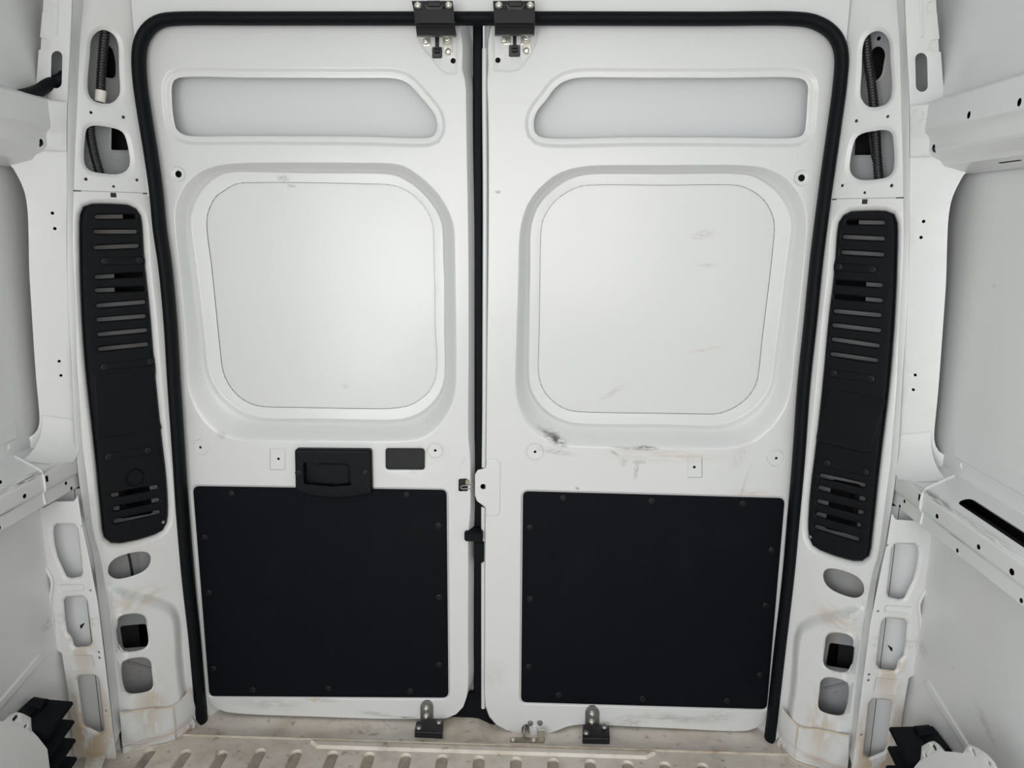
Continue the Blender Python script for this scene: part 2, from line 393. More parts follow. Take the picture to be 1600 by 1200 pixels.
box('roof_skin', (-.99, -3.05, 1.98), (.99, .06, 1.99), M_PAINT, ceil, bev=0)

# ================================================================== REAR HEADER
wr = root('wall_rear', (0, 0, 1.75), 'white steel header and flange framing the rear door opening', None, None, 'structure')
SEAL_PX = [(315.5,1129),(313,1108),(303,990),(293,900),(285,800),(280,720),(272,600),(266,500),(258,415),(250,360),(244,300),(235,235),(226,180),(219,130),(217,95),(219,72),(226,54),(238,40),(254,32),(275,29.5),(400,29),(550,29),(750,29),(900,29),(1100,29.5),(1240,29.5),(1268,33),(1290,43),(1304,56),(1312,72),(1315,92),(1312,135),(1304,195),(1290,295),(1276,405),(1266,505),(1256,600),(1248,715),(1239,820),(1232,900),(1219,1012),(1206,1130),(1203,1154)]
HP = yplane(-.026)
seal_uv = HP.px(smooth(SEAL_PX, 150, False))
top_uv = [p for p in seal_uv if p[1] > 1.30]
top_uv = sorted(top_uv[:0]) + top_uv
HX = .752
hdr = [(-HX, 1.30)] + [(top_uv[0][0], 1.30)] + top_uv + [(top_uv[-1][0], 1.30)] + [(HX, 1.30), (HX, 1.727), (-HX, 1.727)]
if HP.u[0] < 0: hdr = [(-p[0], p[1]) for p in hdr]
sheet('header_flange', HP, [(HP.uv((p[0], -.026, p[1]))) for p in hdr], [], M_PAINT, wr)
xs = np.linspace(-HX - .06, HX + .06, 40)
prof = [(-.026, 1.727), (-.029, 1.735), (-.040, 1.742), (-.060, 1.748), (-.085, 1.775), (-.13, 1.84), (-.20, 1.985)]
for a, b in zip(prof[:-1], prof[1:]): pass
v, f = [], []
for (y, z) in prof:
    for x in xs: v.append((x, y, z))
n = len(xs)
for j in range(len(prof) - 1):
    for i in range(n - 1): f.append((j*n + i, j*n + i + 1, (j+1)*n + i + 1, (j+1)*n + i))
build('header_panel', v, f, M_PAINT, wr, thick=.002, sharp=60)

# ================================================================== SIDES (built for the right, mirrored for the left)
PP = Plane((.8, -.0834, .9), (-1.02476, -1, .02511))
# outline of the pillar face
E_PX = [(1400,-30),(1402,20),(1405,60),(1408,170),(1411,300),(1411,400),(1405,500),(1401,600),(1395,675),(1391,725),(1384,775),(1378,825),(1372,865),(1362,900),(1352,960),(1340,1050),(1330,1150),(1327,1178)]
K_PX = [(1411,-30),(1412,0),(1416,90),(1420,171),(1420,305),(1420,400),(1416,500),(1409,600),(1405,675),(1401,725),(1394,780),(1387,825),(1380,862),(1370,900),(1360,975),(1347,1075),(1335,1175),(1332,1200)]
O1 = [(1347.5,67),(1355,54),(1370,47.5),(1382,54),(1387.5,65),(1389,88),(1391,147),(1385,160),(1372,166),(1355,166),(1346,157),(1343,150),(1344.5,112)]
O2 = [(1335,217),(1342,210),(1360,205),(1382,203),(1391,207),(1394,220),(1394,265),(1387,275),(1370,279.5),(1340,280),(1329,272),(1326,262)]
VENT = [(1307,347),(1312,338),(1322,331),(1350,329),(1382,329.5),(1395,335),(1399,347),(1399,400),(1395,500),(1387,600),(1372,725),(1360,837),(1355,870),(1347,877),(1335,879),(1275,860),(1265,852),(1260,837),(1262,775),(1271,700),(1282,600),(1291,500),(1300,425)]
O3 = [(1286,897),(1290,890),(1300,888),(1330,896),(1344,905),(1350,917),(1349,927),(1342,933),(1332,934),(1300,922),(1289,911)]
Q1 = [(1291,994),(1300,990),(1325,994),(1332,1001),(1331,1035),(1326,1047),(1317,1051),(1292,1045),(1286,1037),(1288,1010)]
Q2 = [(1282,1065),(1290,1059.5),(1317,1064),(1324,1070),(1320,1110),(1315,1117),(1307,1118),(1282,1111),(1278,1105),(1280,1080)]
BUMP = [(1246,980),(1268,965),(1310,955),(1345,948),(1341,1010),(1334,1060),(1326,1120),(1318,1200),(1218,1200),(1224,1150),(1236,1070)]
E_W = [PP.hit(p) for p in smooth(E_PX, 60, False)]
zs = [w[2] for w in E_W]
inner = [PP.uv(PP.hit((0, 0)) * 0 + np.array([x, -.0834 - 1.02476 * (x - .8) + .02511 * (z - .9), z])) for x, z in [(.722, -.03), (.724, .4), (.728, .9), (.737, 1.3), (.746, 1.55), (.752, 1.80)]]
pil_out = [PP.uv(w) for w in E_W][::-1]
pil_out = [(pil_out[0][0], inner[0][1])] + pil_out + inner[::-1]
vent_uv = PP.px(smooth(VENT, 90)); o1 = PP.px(smooth(O1, 44)); o2 = PP.px(smooth(O2, 44))
o3 = PP.px(smooth(O3, 40))
BD = -.018                                          # lower pillar box stands proud
q1 = PP.px(smooth(Q1, 40), BD); q2 = PP.px(smooth(Q2, 40), BD)
bump = smooth(PP.px(BUMP, -.004), 70)
bump = [(p[0], max(p[1], inner[0][1] + .004)) for p in bump]
lp = []
lp += [(offset(vent_uv, .011), 0, False), (offset(vent_uv, .0075), .0015, False), (offset(vent_uv, .0035), .006, False), (vent_uv, .010, True)]
for o in (o1, o2): lp += [(offset(o, .010), 0, False), (offset(o, .0065), .0012, False), (offset(o, .0025), .0045, False), (o, .0050, True)]
lp += [(o3, 0, True)]
lp += [(offset(bump, .006), 0, False), (offset(bump, .001), BD * .08, False), (offset(bump, -.005), BD * .35, False), (offset(bump, -.013), BD * .75, False), (offset(bump, -.020), BD * .96, False), (offset(bump, -.024), BD, False)]
lp += [(offset(q1, .004), BD, False), (q1, BD + .003, True), (offset(q2, .003), BD, False), (q2, BD + .002, True)]
for p, r in (((1387,182),.0032),((1338,189),.0036),((1316,290),.0034),((1393,290),.0036),((1351,301),.003)):
    lp.append((circle(PP.px([p])[0], r, 12), 0, True))
c = PP.px([(1351,315)])[0]; lp.append(([(c[0]-.006, c[1]-.005), (c[0]+.006, c[1]-.005), (c[0]+.006, c[1]+.005), (c[0]-.006, c[1]+.005)], 0, True))
PIL = cdt((pil_out, 0), lp, PP.w)
# edge strip from the pillar face to the side frame
KY = [(2.0, -.141), (1.47, -.139), (1.2, -.150), (.7, -.185), (.43, -.190), (.1, -.200), (-.2, -.2)]
def k_world(p):
    z = 1.0
    for _ in range(8):
        y = np.interp(z, [k[0] for k in KY][::-1], [k[1] for k in KY][::-1]); z = yplane(y).hit(p)[2]
    return yplane(y).hit(p)
K_W = [k_world(p) for p in smooth(K_PX, 60, False)]
# side window frame
FF = Plane((.868, -.15, 1.0), (-.6, -.8, 0))
W_PX = [(1530,264),(1512,267),(1500,283),(1487,312),(1482,340),(1480,375),(1478,440),(1474,500),(1469,570),(1465,620),(1461,660),(1459.5,680),(1461,695),(1466,704),(1473,710),(1488,719),(1490,727),(1486,750),(1478,775)]
K_F = [FF.hit(p) for p in smooth([(1421,228),(1421,305),(1420.5,400),(1416.5,500),(1409.5,600),(1405.5,675),(1402,725),(1396,775)], 30, False)]
W_F = [FF.hit(p) for p in smooth(W_PX, 60, False)]
FR_OUT = [FF.uv(w) for w in K_F] + [FF.uv(w) for w in W_F][::-1]
lp = [(circle(FF.px([p])[0], r, 12), 0, True) for p, r in (((1443,346),.0034),((1439,371),.0034),((1430,586),.0032),((1427,609),.0032))]
lp += [(circle(FF.px([(1478,720)])[0], .0055, 14), 0, True)]
rid = [FF.uv(FF.hit(p)) for p in smooth([(1483,285),(1475,320),(1471,345),(1468,440),(1462,560),(1455,650),(1455,690),(1466,722)], 40, False)]
FRAME = cdt((FR_OUT, 0), lp, FF.w)
# bow between roof and cantrail
BP = yplane(-.138)
BOW_OUT = BP.px([(1411,-60),(1412,0),(1416,90),(1420,174),(1421,262),(1476,255),(1476,160),(1470,81),(1456,80),(1453,77),(1453,66),(1456,62.5),(1468,60.5),(1464,20.5),(1453,20),(1449,16),(1448,8),(1451,3),(1460,1),(1456,-60)])
bs = BP.px(slot((1439.5, 92), (1440.5, 134), 9.5, 8)); BOW = cdt((BOW_OUT, 0), [(bs, 0, True)] + [(l[0], l[1], False) for l in dish(BP.px(slot((1436, -40), (1440, 56), 3, 5)), -.004, .002, steps=2)], BP.w)
# ladder panel below the belt rail
LP = yplane(-.218)
LAD_OUT = [(1399,812),(1394,800),(1386,850),(1375,900),(1360,975),(1347,1075),(1335,1175),(1328,1225),(1400,1225),(1404,1170),(1408,1137),(1410,1116),(1420,1059),(1430,1054),(1435,1036),(1434,1010),(1439,986),(1438,965),(1435,945),(1441,932),(1450,915),(1457,885),(1462,860),(1460,838),(1452,826),(1432,814)]
H1 = [(1400,851),(1432,852),(1436,857),(1436.5,868),(1434,885),(1429,906),(1417,930),(1414,936.5),(1406,938),(1391,935),(1388,929),(1390,910),(1396,860)]
H2 = [(1380,974),(1385,967),(1415,970),(1419,976),(1416,1008),(1413,1026),(1405,1034),(1402,1046),(1398,1050),(1376,1047),(1371,1040)]
H3 = [(1360,1101),(1365,1093.5),(1391,1096),(1396,1102),(1386,1168),(1383,1176),(1358,1186),(1351,1182)]
lp = []
for h in (H1, H2, H3):
    u = LP.px(rpoly(h, 4, 3)); lp += [(offset(u, .008), 0, False), (offset(u, .0045), .001, False), (u, .005, True)]
for q in ([(1383,945),(1426,948),(1424,962),(1381,958)], [(1368,1058),(1405,1062),(1400,1086),(1364,1081)]):
    lp += dish(LP.px(rpoly(q, 3, 3)), .006, .006, steps=2)
for p in ((1372,955),(1358,1054),(1357,1063),(1346,1148),(1386,852)): lp.append((circle(LP.px([p])[0], .003, 10), 0, True))
LADDER = cdt((LP.px(rpoly(LAD_OUT, 5, 3)), 0), lp, LP.w)
LAD_EDGE = [LP.hit(p, -.002) for p in smooth([(1452,824),(1460,838),(1462,860),(1457,885),(1450,915),(1441,932),(1436,945),(1438,965),(1439,986),(1435,1010),(1434,1036),(1430,1052)], 40, False)]
# rails: unrolled profile (x, z) swept along y
def swept(profile, y0, y1, holes, fine=None):
    P = np.array(profile); s = np.concatenate([[0], np.cumsum(np.linalg.norm(np.diff(P, axis=0), axis=1))])
    def mp(u, v, d):
        x = np.interp(u, s, P[:, 0]); z = np.interp(u, s, P[:, 1]); return (x, v, z)
    lines = [([(t, y0), (t, y1)], 0) for t in s[1:-1]]
    hl = []
    for kind, xz, yy, ru, rv in holes:
        k = int(np.argmin(np.linalg.norm(P - np.array(xz), axis=1))); best = None
        for i in range(len(P) - 1):
            a, b = P[i], P[i+1]; t = np.clip(np.dot(np.array(xz) - a, b - a) / np.dot(b - a, b - a), 0, 1); q = a + t * (b - a)
            dd = np.linalg.norm(q - np.array(xz))
            if best is None or dd < best[0]: best = (dd, s[i] + t * np.linalg.norm(b - a))
        u0 = best[1]
        if kind == 'o': hl.append(([(u0 + ru * math.cos(t), yy + rv * math.sin(t)) for t in np.linspace(0, 2*math.pi, 14, endpoint=False)], 0, True))
        if kind == 's': hl.append((slot((u0, yy - rv), (u0, yy + rv), ru, 7), 0, True))
        if kind == 'r': hl.append(([(u0-ru, yy-rv), (u0+ru, yy-rv), (u0+ru, yy+rv), (u0-ru, yy+rv)], 0, True))
    out = [(t, y0) for t in s] + [(t, y1) for t in s[::-1]]
    v, f = cdt((out, 0), hl, mp, [l for l in lines])
    a, b, c = (Vector(v[i]) for i in f[0]); 
    return v, f
BELT_PR = [(.957, .770), (.950, .767), (.893, .7465), (.888, .744), (.8845, .740), (.883, .734), (.883, .705), (.8845, .7015), (.8885, .6985), (.889, .694), (.8875, .671), (.890, .668), (.94, .664)]
BELT = swept(BELT_PR, -.16, -3.0, [('o', (.883, .714), -.357, .0046, .0052), ('o', (.883, .714), -.498, .0046, .0052), ('o', (.883, .7135), -.593, .0056, .0064),
    ('o', (.888, .677), -.429, .004, .0045), ('o', (.888, .677), -.618, .004, .0045), ('r', (.883, .725), -.287, .0065, .006), ('o', (.883, .692), -.217, .004, .004), ('o', (.8875, .675), -.202, .004, .004),
    ('s', (.916, .7548), -.545, .0135, .155)] + [('s', (.916, .7548), -.545 - .5 * k, .0135, .155) for k in range(1, 3)])
CAN_PR = [(.93, 1.505), (.880, 1.489), (.869, 1.4835), (.866, 1.479), (.8645, 1.434), (.866, 1.428), (.8735, 1.421), (.8765, 1.412), (.8765, 1.396), (.880, 1.390), (.900, 1.376), (.903, 1.371), (.906, 1.366), (.936, 1.353), (.950, 1.351)]
CAN = swept(CAN_PR, -.125, -3.0, [('o', (.866, 1.441), -.326, .0065, .0052), ('o', (.866, 1.441), -.470, .0065, .0052), ('o', (.8765, 1.397), -.190, .0085, .006), ('s', (.92, 1.36), -.37, .0022, .03)])
BOWB = cdt((BP.px([(1430,-60),(1459,-60),(1472,165),(1430,165)], .003), .003), [(BP.px(slot((1439.5, 92), (1440.5, 134), 12, 8), .003), .003, True)], BP.w)
# lower skin with two shallow pressed folds
SK = xplane(.952)
def skin_fold(a, b, w): return [(x[0], x[1], False) for x in dish(SK.px(slot(a, b, w, 5)), -.0035, .007, steps=3)]

def lower_box(mirror, parent):
    # wheel arch flange plate with pressed ears
    AP = xplane(.858)
    o = AP.px([(1418,1215),(1430,1197),(1438,1187),(1439,1180),(1440,1166),(1450,1160),(1457,1158),(1464,1163),(1474,1174),(1490,1175),(1505,1177),(1508,1170),(1513,1163),(1525,1168),(1540,1178),(1552,1192),(1560,1210)])
    lo = min(p[1] for p in o); u0, u1 = o[0][0], o[-1][0]
    o = o + [(u1 + (u1-u0) * .8, lo - .1), (u1 + (u1-u0) * .8, .0), (u0 + .0 * (u1-u0), .0)]
    def sl(a, b, r): return AP.px(slot(a, b, r, 4))
    v, f = cdt((o, 0), [(sl((1457.5,1165), (1461,1171), 2.6), 0, True), (sl((1445,1178.5), (1447,1182), 1.8), 0, True), (sl((1518,1171), (1523,1180), 2), 0, True), (sl((1544,1191), (1546,1195), 2), 0, True)], AP.w)
    build('wheel_arch_flange', v, f, M_SIDE, parent, mirror, .004)
    # arch shell bulging into the bay below it
    yy = np.linspace(-.475, -1.35, 30); A, B = [], []
    for y in yy:
        z = .285 * math.sqrt(max(0.02, 1 - ((y + .95) / .52) ** 2)) + .02
        A.append((.857, y, z)); B.append((.70, y, z - .05))
    ruled('wheel_arch', A, B, M_SIDE, parent, mirror, .003, n=6)

def make_side(side):
    mir = side == 'left'; sg = -1 if mir else 1
    w = root('wall_' + side, (sg * .9, -1.2, 0), 'white painted steel %s side wall of the van with window frame, belt rail and rear pillar' % side, None, None, 'structure')
    def b(name, vf, m, th=.002): return build(name, vf[0], vf[1], m, w, mir, th)
    b('pillar_panel', PIL, M_PILLAR)
    ruled('pillar_edge', E_W, K_W, M_PILLAR, w, mir, n=2)
    ruled('pillar_flange', [(.722, -.0035, -.03), (.724, -.0035+.004, .4), (.728, .006, .9), (.737, .008, 1.3)], [(.700, .03, -.03), (.700, .03, .4), (.700, .03, .9), (.700, .03, 1.3)], M_PAINT, w, mir)
    tube('panel_joint', [tuple(PP.hit(p, -.0002)) for p in ((1299, 311), (1340, 310), (1380, 309.3), (1410, 308.5))], .0007, M_CAV, w, mir, 6)
    for q in ([(1297,310.5),(1307,310.2),(1307,312.6),(1297,312.8)], [(1400,308),(1413,307.6),(1413,310),(1400,310.2)]): plate('joint_gap', PP, PP.px(q), -.0006, .002, M_SHADE_SEAM, w, mir, bev=.0002)
    b('window_frame', FRAME, M_SIDE)
    b('roof_bow', BOW, M_PAINT); b('bow_backing', BOWB, M_PAINT)
    box('rail_hole_shade', (.902, -2.9, .678), (.945, -.2, .730), M_SHADE_SEAM, w, mir, 0); box('rail_hole_shade', (.884, -2.9, 1.402), (.90, -.16, 1.474), M_SHADE_SEAM, w, mir, 0)  # black boxes added inside both rails so their holes look dark
    b('ladder_panel', LADDER, M_SIDE)
    tube('ladder_edge', LAD_EDGE, .0035, M_SIDE, w, mir, 8)
    for nm, VF in (('belt_rail', BELT), ('cantrail', CAN)):
        vv, ff = VF
        a, c, d = (Vector(vv[i]) for i in ff[0])
        # outward side must face the bay
        ctr = Vector((0, a.y, a.z)) - a
        o = build(nm, vv, ff, M_SIDE, w, mir, 0)
    # flared end of the cantrail meeting the pillar crease
    kz = [p[2] for p in K_W][::-1]; kx = [p[0] for p in K_W][::-1]; ky = [p[1] for p in K_W][::-1]
    cz = [p[1] for p in CAN_PR][::-1]; cx_ = [p[0] for p in CAN_PR][::-1]
    zz = np.linspace(1.4815, 1.385, 24)
    ruled('cantrail_end', [(float(np.interp(z, cz, cx_)) - .0006, -.172, z) for z in zz], [(float(np.interp(z, kz, kx)) + .001, float(np.interp(z, kz, ky)) - .0015, z) for z in zz], M_SIDE, w, mir, n=3)
    # rusted tear in the reinforcement
    TP = yplane(-.1705)
    plate('rust_flake', TP, TP.px([(1391,1014),(1397,1020),(1403,1024),(1406,1034),(1398,1030),(1393,1022)]), -.001, .002, M_RUST, w, mir, bev=.0003)
    plate('torn_edge', TP, TP.px([(1387,1008),(1393,1011),(1397,1013),(1403,1018),(1401,1023),(1396,1019),(1391,1016)]), -.002, .001, M_SHADE_SEAM, w, mir, bev=.0003)
    # seam bead where the belt rail is lapped
    bead = [(x, -.275 - .02 * (1 - (x - .883) / .07), z + .0015) for x, z in [(.950, .767), (.93, .7600), (.91, .7528), (.893, .7465), (.8845, .740), (.8825, .730), (.8825, .703), (.8885, .697), (.887, .672)]]
    tube('seam_bead', smooth(bead, 40, False), .0028, M_SIDE, w, mir, 8)
    # skins
    o = SK
    lp = skin_fold((1448, 1066), (1514, 1172), 6)
    out = [SK.uv((.952, y, z)) for y, z in ((-.05, -.02), (-3.0, -.02), (-3.0, .70), (-.05, .70))]
    v, f = cdt((out, 0), lp, SK.w); build('lower_skin', v, f, M_SIDE, w, mir, .002)
    WK = xplane(.957); out = [WK.uv((.957, y, z)) for y, z in ((-.05, .74), (-3.0, .74), (-3.0, 1.40), (-.05, 1.40))]
    lp = [(l[0], l[1], False) for l in dish(rpoly([WK.uv((.957, y, z)) for y, z in ((-.255, .800), (-1.2, .800), (-1.2, .842), (-.255, .842))], .006), -.0035, .004, steps=2)]
    lp += [(circle(WK.px([(1504, 728)])[0], .008, 16), 0, False), (circle(WK.px([(1504, 728)])[0], .006, 16), .002, False)]
    v, f = cdt((out, 0), lp, WK.w); build('window_blank', v, f, M_SIDE, w, mir, .002)
    box('upper_skin', (.907, -3.0, 1.40), (.910, -.05, 1.985), M_PAINT, w, mir, 0)
    # inner sheets behind the pillar openings
    IP = Plane(PP.w(0, 0, .055), PP.n)
    out = [IP.uv(x) for x in (PP.w(-.10, -.92, .055), PP.w(.085, -.92, .055), PP.w(.085, .95, .055), PP.w(-.10, .95, .055))]
    D = IP.px(smooth([(1363,78),(1372,72),(1380,75),(1384,84),(1382,100),(1378,118),(1370,126),(1358,126),(1356,110),(1358,92)], 30))
    R2 = IP.px(rpoly([(1337,208),(1362,205),(1362,243),(1335,243)], 3, 3))
    C1 = circle(IP.px([(1373,60)])[0], .0045, 12)
    R3 = IP.px(rpoly([(1300,1000),(1336,1004),(1330,1040),(1294,1034)], 4, 3))
    lp = [(offset(D, .004), 0, False), (D, -.003, True), (offset(R2, .004), 0, False), (R2, -.003, True), (C1, 0, True)]
    for q in ([(1300,428),(1354,432),(1352,482),(1297,478)], [(1316,336),(1343,337),(1341,360),(1313,358)], [(1300,748),(1345,757),(1338,838),(1288,826)], [(1296,1004),(1336,1010),(1330,1046),(1290,1040)]): lp.append((IP.px(rpoly(q, 5, 3)), 0, True))
    X1 = [dish(IP.px(slot(a, c_, 2.2, 4)), -.004, .002, steps=1) for a, c_ in (((1290,1075), (1322,1067)), ((1306,1082), (1318,1096)))]
    for x in X1: lp += [(l[0], l[1], False) for l in x]
    v, f = cdt((out, 0), lp, IP.w); build('pillar_inner_sheet', v, f, M_CAV, w, mir, .002)
    ruled('cavity_side', [(.862, -.04, -.02), (.862, -.04, 1.9)], [(.952, -.125, -.02), (.952, -.125, 1.9)], M_SHADE_SEAM, w, mir)  # coloured black to paint in the shade behind the pillar openings
    fold = [(.880, -.10, z) for z in (.05, .30, .62)]
    ruled('reinforcement_sheet', [(.872, -.152, z) for z in (-.02, .3, .66)], [(.905, -.165, z) for z in (-.02, .3, .66)], M_SKIN, w, mir)
    ruled('reinforcement_sheet', [(.905, -.165, z) for z in (-.02, .3, .66)], [(.955, -.185, z) for z in (-.02, .3, .66)], M_SKIN, w, mir)
    tube('reinforcement_seam', [(.905, -.1655, z) for z in (-.02, .66)], .0007, M_COND, w, mir, 6)
    # outer body skin closing the side and rear corner
    cor = [(.985, -3.0), (.985, -.06), (.975, -.01), (.95, .03), (.91, .048), (.86, .052), (.69, .052)]
    ruled('outer_skin', [(x, y, -.03) for x, y in cor], [(x, y, 1.985) for x, y in cor], M_SHADE_SEAM, w, mir)  # inner face painted black for cavity darkness seen through the holes
    # seam-sealed foot of the pillar
    ft = [yplane(-.066).hit((1221, 1107))] + [PP.hit(p, BD - .004) for p in ((1247, 1134), (1280, 1140), (1327, 1150))]
    fb = [zplane(-.010).hit(p) for p in ((1212, 1152), (1241, 1188), (1276, 1200), (1323, 1211))]
    ruled('pillar_foot', smooth(fb, 30, False), smooth(ft, 30, False), M_PILLAR, w, mir, n=2)
    tube('foot_seam', smooth([tuple(p) for p in ft], 30, False), .0024, M_SEALANT, w, mir, 7)
    tube('foot_seam', smooth([tuple(p + np.array([-.002, -.003, .001])) for p in fb], 30, False), .0034, M_SEALANT, w, mir, 7)
    tube('foot_seam', [tuple(ft[1] * (1 - t) + fb[1] * t) for t in np.linspace(0, 1, 6)], .0018, M_SEALANT, w, mir, 7)
    # pressed gusset flaring from the frame foot onto the belt rail
    GA = []
    for x in np.linspace(.8785, .934, 8):
        yf = -.152 - .75 * (x - .868); zr = np.interp(x, [.870, .885, .893, .95], [.727, .741, .7475, .768]); row = []
        for k in range(9):
            a = math.pi / 2 * k / 8; q = min(max((x - .866) / .03, 0), 1); q = q * q * (3 - 2 * q); row.append((x, yf - (.02 + .065 * q) * (1 - math.cos(a)), zr + .075 * (1 - math.sin(a))))
        GA.append(row)
    v = [p for r_ in GA for p in r_]; f = [(i*9 + k, i*9 + k + 1, (i+1)*9 + k + 1, (i+1)*9 + k) for i in range(7) for k in range(8)]
    build('corner_gusset', v, f, M_SIDE, w, mir, 0)
    # gusset tray between ladder and wheel arch
    ZP = zplane(.035); q = [(1345,1215),(1372,1192),(1398,1190),(1425,1202),(1440,1225),(1430,1270),(1350,1270)]
    v, f = cdt((ZP.px(rpoly(q, 6, 3)), 0), [(ZP.px(rpoly([(1376,1212),(1405,1208),(1418,1222),(1410,1255),(1378,1250)], 8, 4)), .004, True)], ZP.w)
    build('floor_gusset', v, f, M_SIDE, w, mir, .003)
    lower_box(mir, w)
    return w
for s_ in ('left', 'right'): make_side(s_)

# ================================================================== REAR DOORS
def match(loop, n=110):
    """resample closed loop to n points, starting at a fixed angle about its centre"""
    L = smooth(loop, 600); c = np.mean(L, 0); a = np.array([math.atan2(p[1]-c[1], p[0]-c[0]) for p in L])
    k = int(np.argmin(np.abs(a - (-math.pi/2)))); L = L[k:] + L[:k]
    if sgn_area(L) < 0: L = [L[0]] + L[:0:-1]
    return [L[int(i * 600 / n)] for i in range(n)]
def window_loops(O, Cc, I, B):
    D = (0, .032, .041, .0415)
    o, c, i, b = (np.array(match(DOOR.px(smooth(l, 300), d))) for l, d in zip((O, Cc, I, B), D))
    out = [([tuple(p) for p in o], 0.0, False)]
    for t, d in ((.10, .0008), (.24, .005), (.5, .0152), (.78, .0270)): out.append(([tuple(p) for p in o + (c - o) * t], d, False))
    out.append(([tuple(p) for p in c], D[1], False))
    for t, d in ((.35, .0340), (.7, .0394)): out.append(([tuple(p) for p in c + (i - c) * t], d, False))
    out.append(([tuple(p) for p in i], D[2], False)); out.append(([tuple(p) for p in b], D[3], True))
    return out, [tuple(p) for p in b]
WL = dict(
 B=[(399,285),(368,287),(350,297.5),(337,306.5),(327.5,323),(323,338),(322.7,357.5),(325,380),(329,408.5),(340.5,520),(344,553),(347,577),(351.5,590.5),(362,608.5),(377,623.5),(395,632.5),(410,635.8),(455,637),(500,638),(558,639),(605,639),(622.5,637.6),(640,634),(657.5,624),(671.5,611),(680,593.5),(682.5,581),(682.5,546),(680.6,520),(679.4,440),(678.5,405),(677.6,366.5),(676,349),(668,330),(654,312),(636.5,298),(619,290.4),(605,287.8),(570,287),(500,285.3)],
 I=[(430,270),(365,269.3),(350,272),(332,282),(317,297),(306.5,314),(301,332),(299.8,350),(302,369.5),(308,408.5),(320.8,520),(324.5,565),(329,584.5),(339.5,605.5),(356,625),(377,640),(395,647.5),(414.5,652),(500,652.7),(622.5,653.9),(636.5,651),(657.5,642.5),(675,628.5),(687,611),(693.4,593.5),(695,577.8),(694,520),(694,440),(692.5,405),(691.6,366.5),(689,347),(680,328),(661,303.5),(640,286),(619,275.5),(605,273),(500,271.5)],
 C=[(430,265),(365,265),(350,266.5),(335,272.8),(320,282.5),(306.5,300.5),(296.8,318.5),(293,335),(292,350),(293.8,372.5),(298,408.5),(312.5,520),(317,562),(321.5,587.5),(329,605.5),(344,628),(362,643.8),(380,653.5),(401,658.8),(425,659.5),(500,660.8),(622.5,662),(640,659),(661,649.5),(680,632),(692.5,612.8),(696,595),(697,520),(695.5,440),(694.6,363),(692.5,345.5),(683.8,324.5),(666,301.8),(645,283.4),(622.5,271),(605,267.6),(500,266)],
 O=[(430,253),(365,254.8),(330,261),(305,273),(290,287),(281,302),(274,318.5),(272,335),(273.5,365),(278.8,408.5),(289,520),(292,580),(292.5,601),(297.5,622),(309.5,647.5),(324.5,667),(342.5,680.5),(362,686.5),(410,690),(500,691),(600,691.5),(640,690),(658,688),(675,678),(690.8,662),(703,642.5),(711.8,618),(713.9,600.5),(713.9,520),(712.6,440),(711.8,387.5),(710,352.5),(703,331.5),(689,307),(668,284),(645,266),(627.8,257),(612,254.5),(587.5,253.6),(500,252.7)])
WR = dict(
 B=[(1040,289),(918,289.2),(903.5,291.7),(884,301),(867.7,313),(856.4,327.7),(847.4,345.6),(844.7,366.7),(843.4,435),(841.7,530),(840.6,570.6),(841,583.6),(845,601.5),(854.7,618.6),(871,633),(885.6,640.5),(898.6,643.3),(1040,646.5),(1110,647.5),(1122,647),(1137.5,642),(1157,631.6),(1171.6,617.7),(1181.4,601.5),(1185.4,585),(1191,533),(1203.3,433.4),(1208,389.5),(1210.6,360.2),(1209.8,344),(1204,327.7),(1194.4,312.3),(1179.7,300),(1163.5,292),(1150.5,289)],
 I=[(1040,272.4),(918,273.3),(900,277),(879,287),(859.6,301.8),(845,318),(835.2,335.9),(830,357),(828.7,435),(828,530),(828,595),(832,611),(843.4,629),(861,645.4),(880.7,655),(897,659.2),(1040,661.8),(1113,663.2),(1131,660.8),(1153.7,651.9),(1176.5,637.2),(1192.7,619.4),(1202.5,599.9),(1205.7,585),(1212,533),(1224.4,433.4),(1229.3,394.4),(1233.4,363.5),(1233.4,344),(1226.9,322.9),(1215.5,305),(1196,287),(1174.9,275.8),(1157,272.5)],
 C=[(1040,268.7),(918,269.2),(897,273),(874,283),(853,300),(838.5,318),(829.6,339),(825.5,360),(823.9,435),(821,530),(822,591.7),(827,613),(840,635.6),(858,651.9),(877.5,661.6),(900,666.5),(1040,669.6),(1127.8,671.7),(1145.6,668),(1170,655),(1191,637.2),(1205.8,614.5),(1212.3,595),(1213.9,578.8),(1220.4,531.6),(1232.6,433.4),(1236.6,399),(1241.5,363.5),(1242,344),(1236.6,322.9),(1223.6,303.4),(1202.5,284.7),(1178,272.5),(1157,268.8)],
 O=[(1040,257),(918,258.7),(893.8,262.8),(867.8,272.5),(841.8,293.6),(823.9,318),(815,344),(810.9,370),(809,435),(806,530),(804.4,605),(808,632),(822,664),(840,682),(864.5,694),(894,699),(942.5,701),(1040,702),(1137.5,702),(1170,696),(1194.4,681),(1217,656.8),(1231.8,629),(1238,598.3),(1240.7,562.5),(1244.4,531.6),(1254.5,433.4),(1260.7,370),(1261.3,344),(1257.8,321),(1246.4,296.9),(1226.9,275.8),(1199,262.8),(1170,257.9)])
SLOT_L = [(268,150),(268.5,132),(272,125),(280,121.3),(400,121.3),(560,121.8),(610,122),(627,125),(640,132),(652,145),(665,160),(677,175),(682,186),(683,200),(680,210),(674,214.3),(560,213.5),(400,212.5),(293,212),(284,209),(276,203),(271,185)]
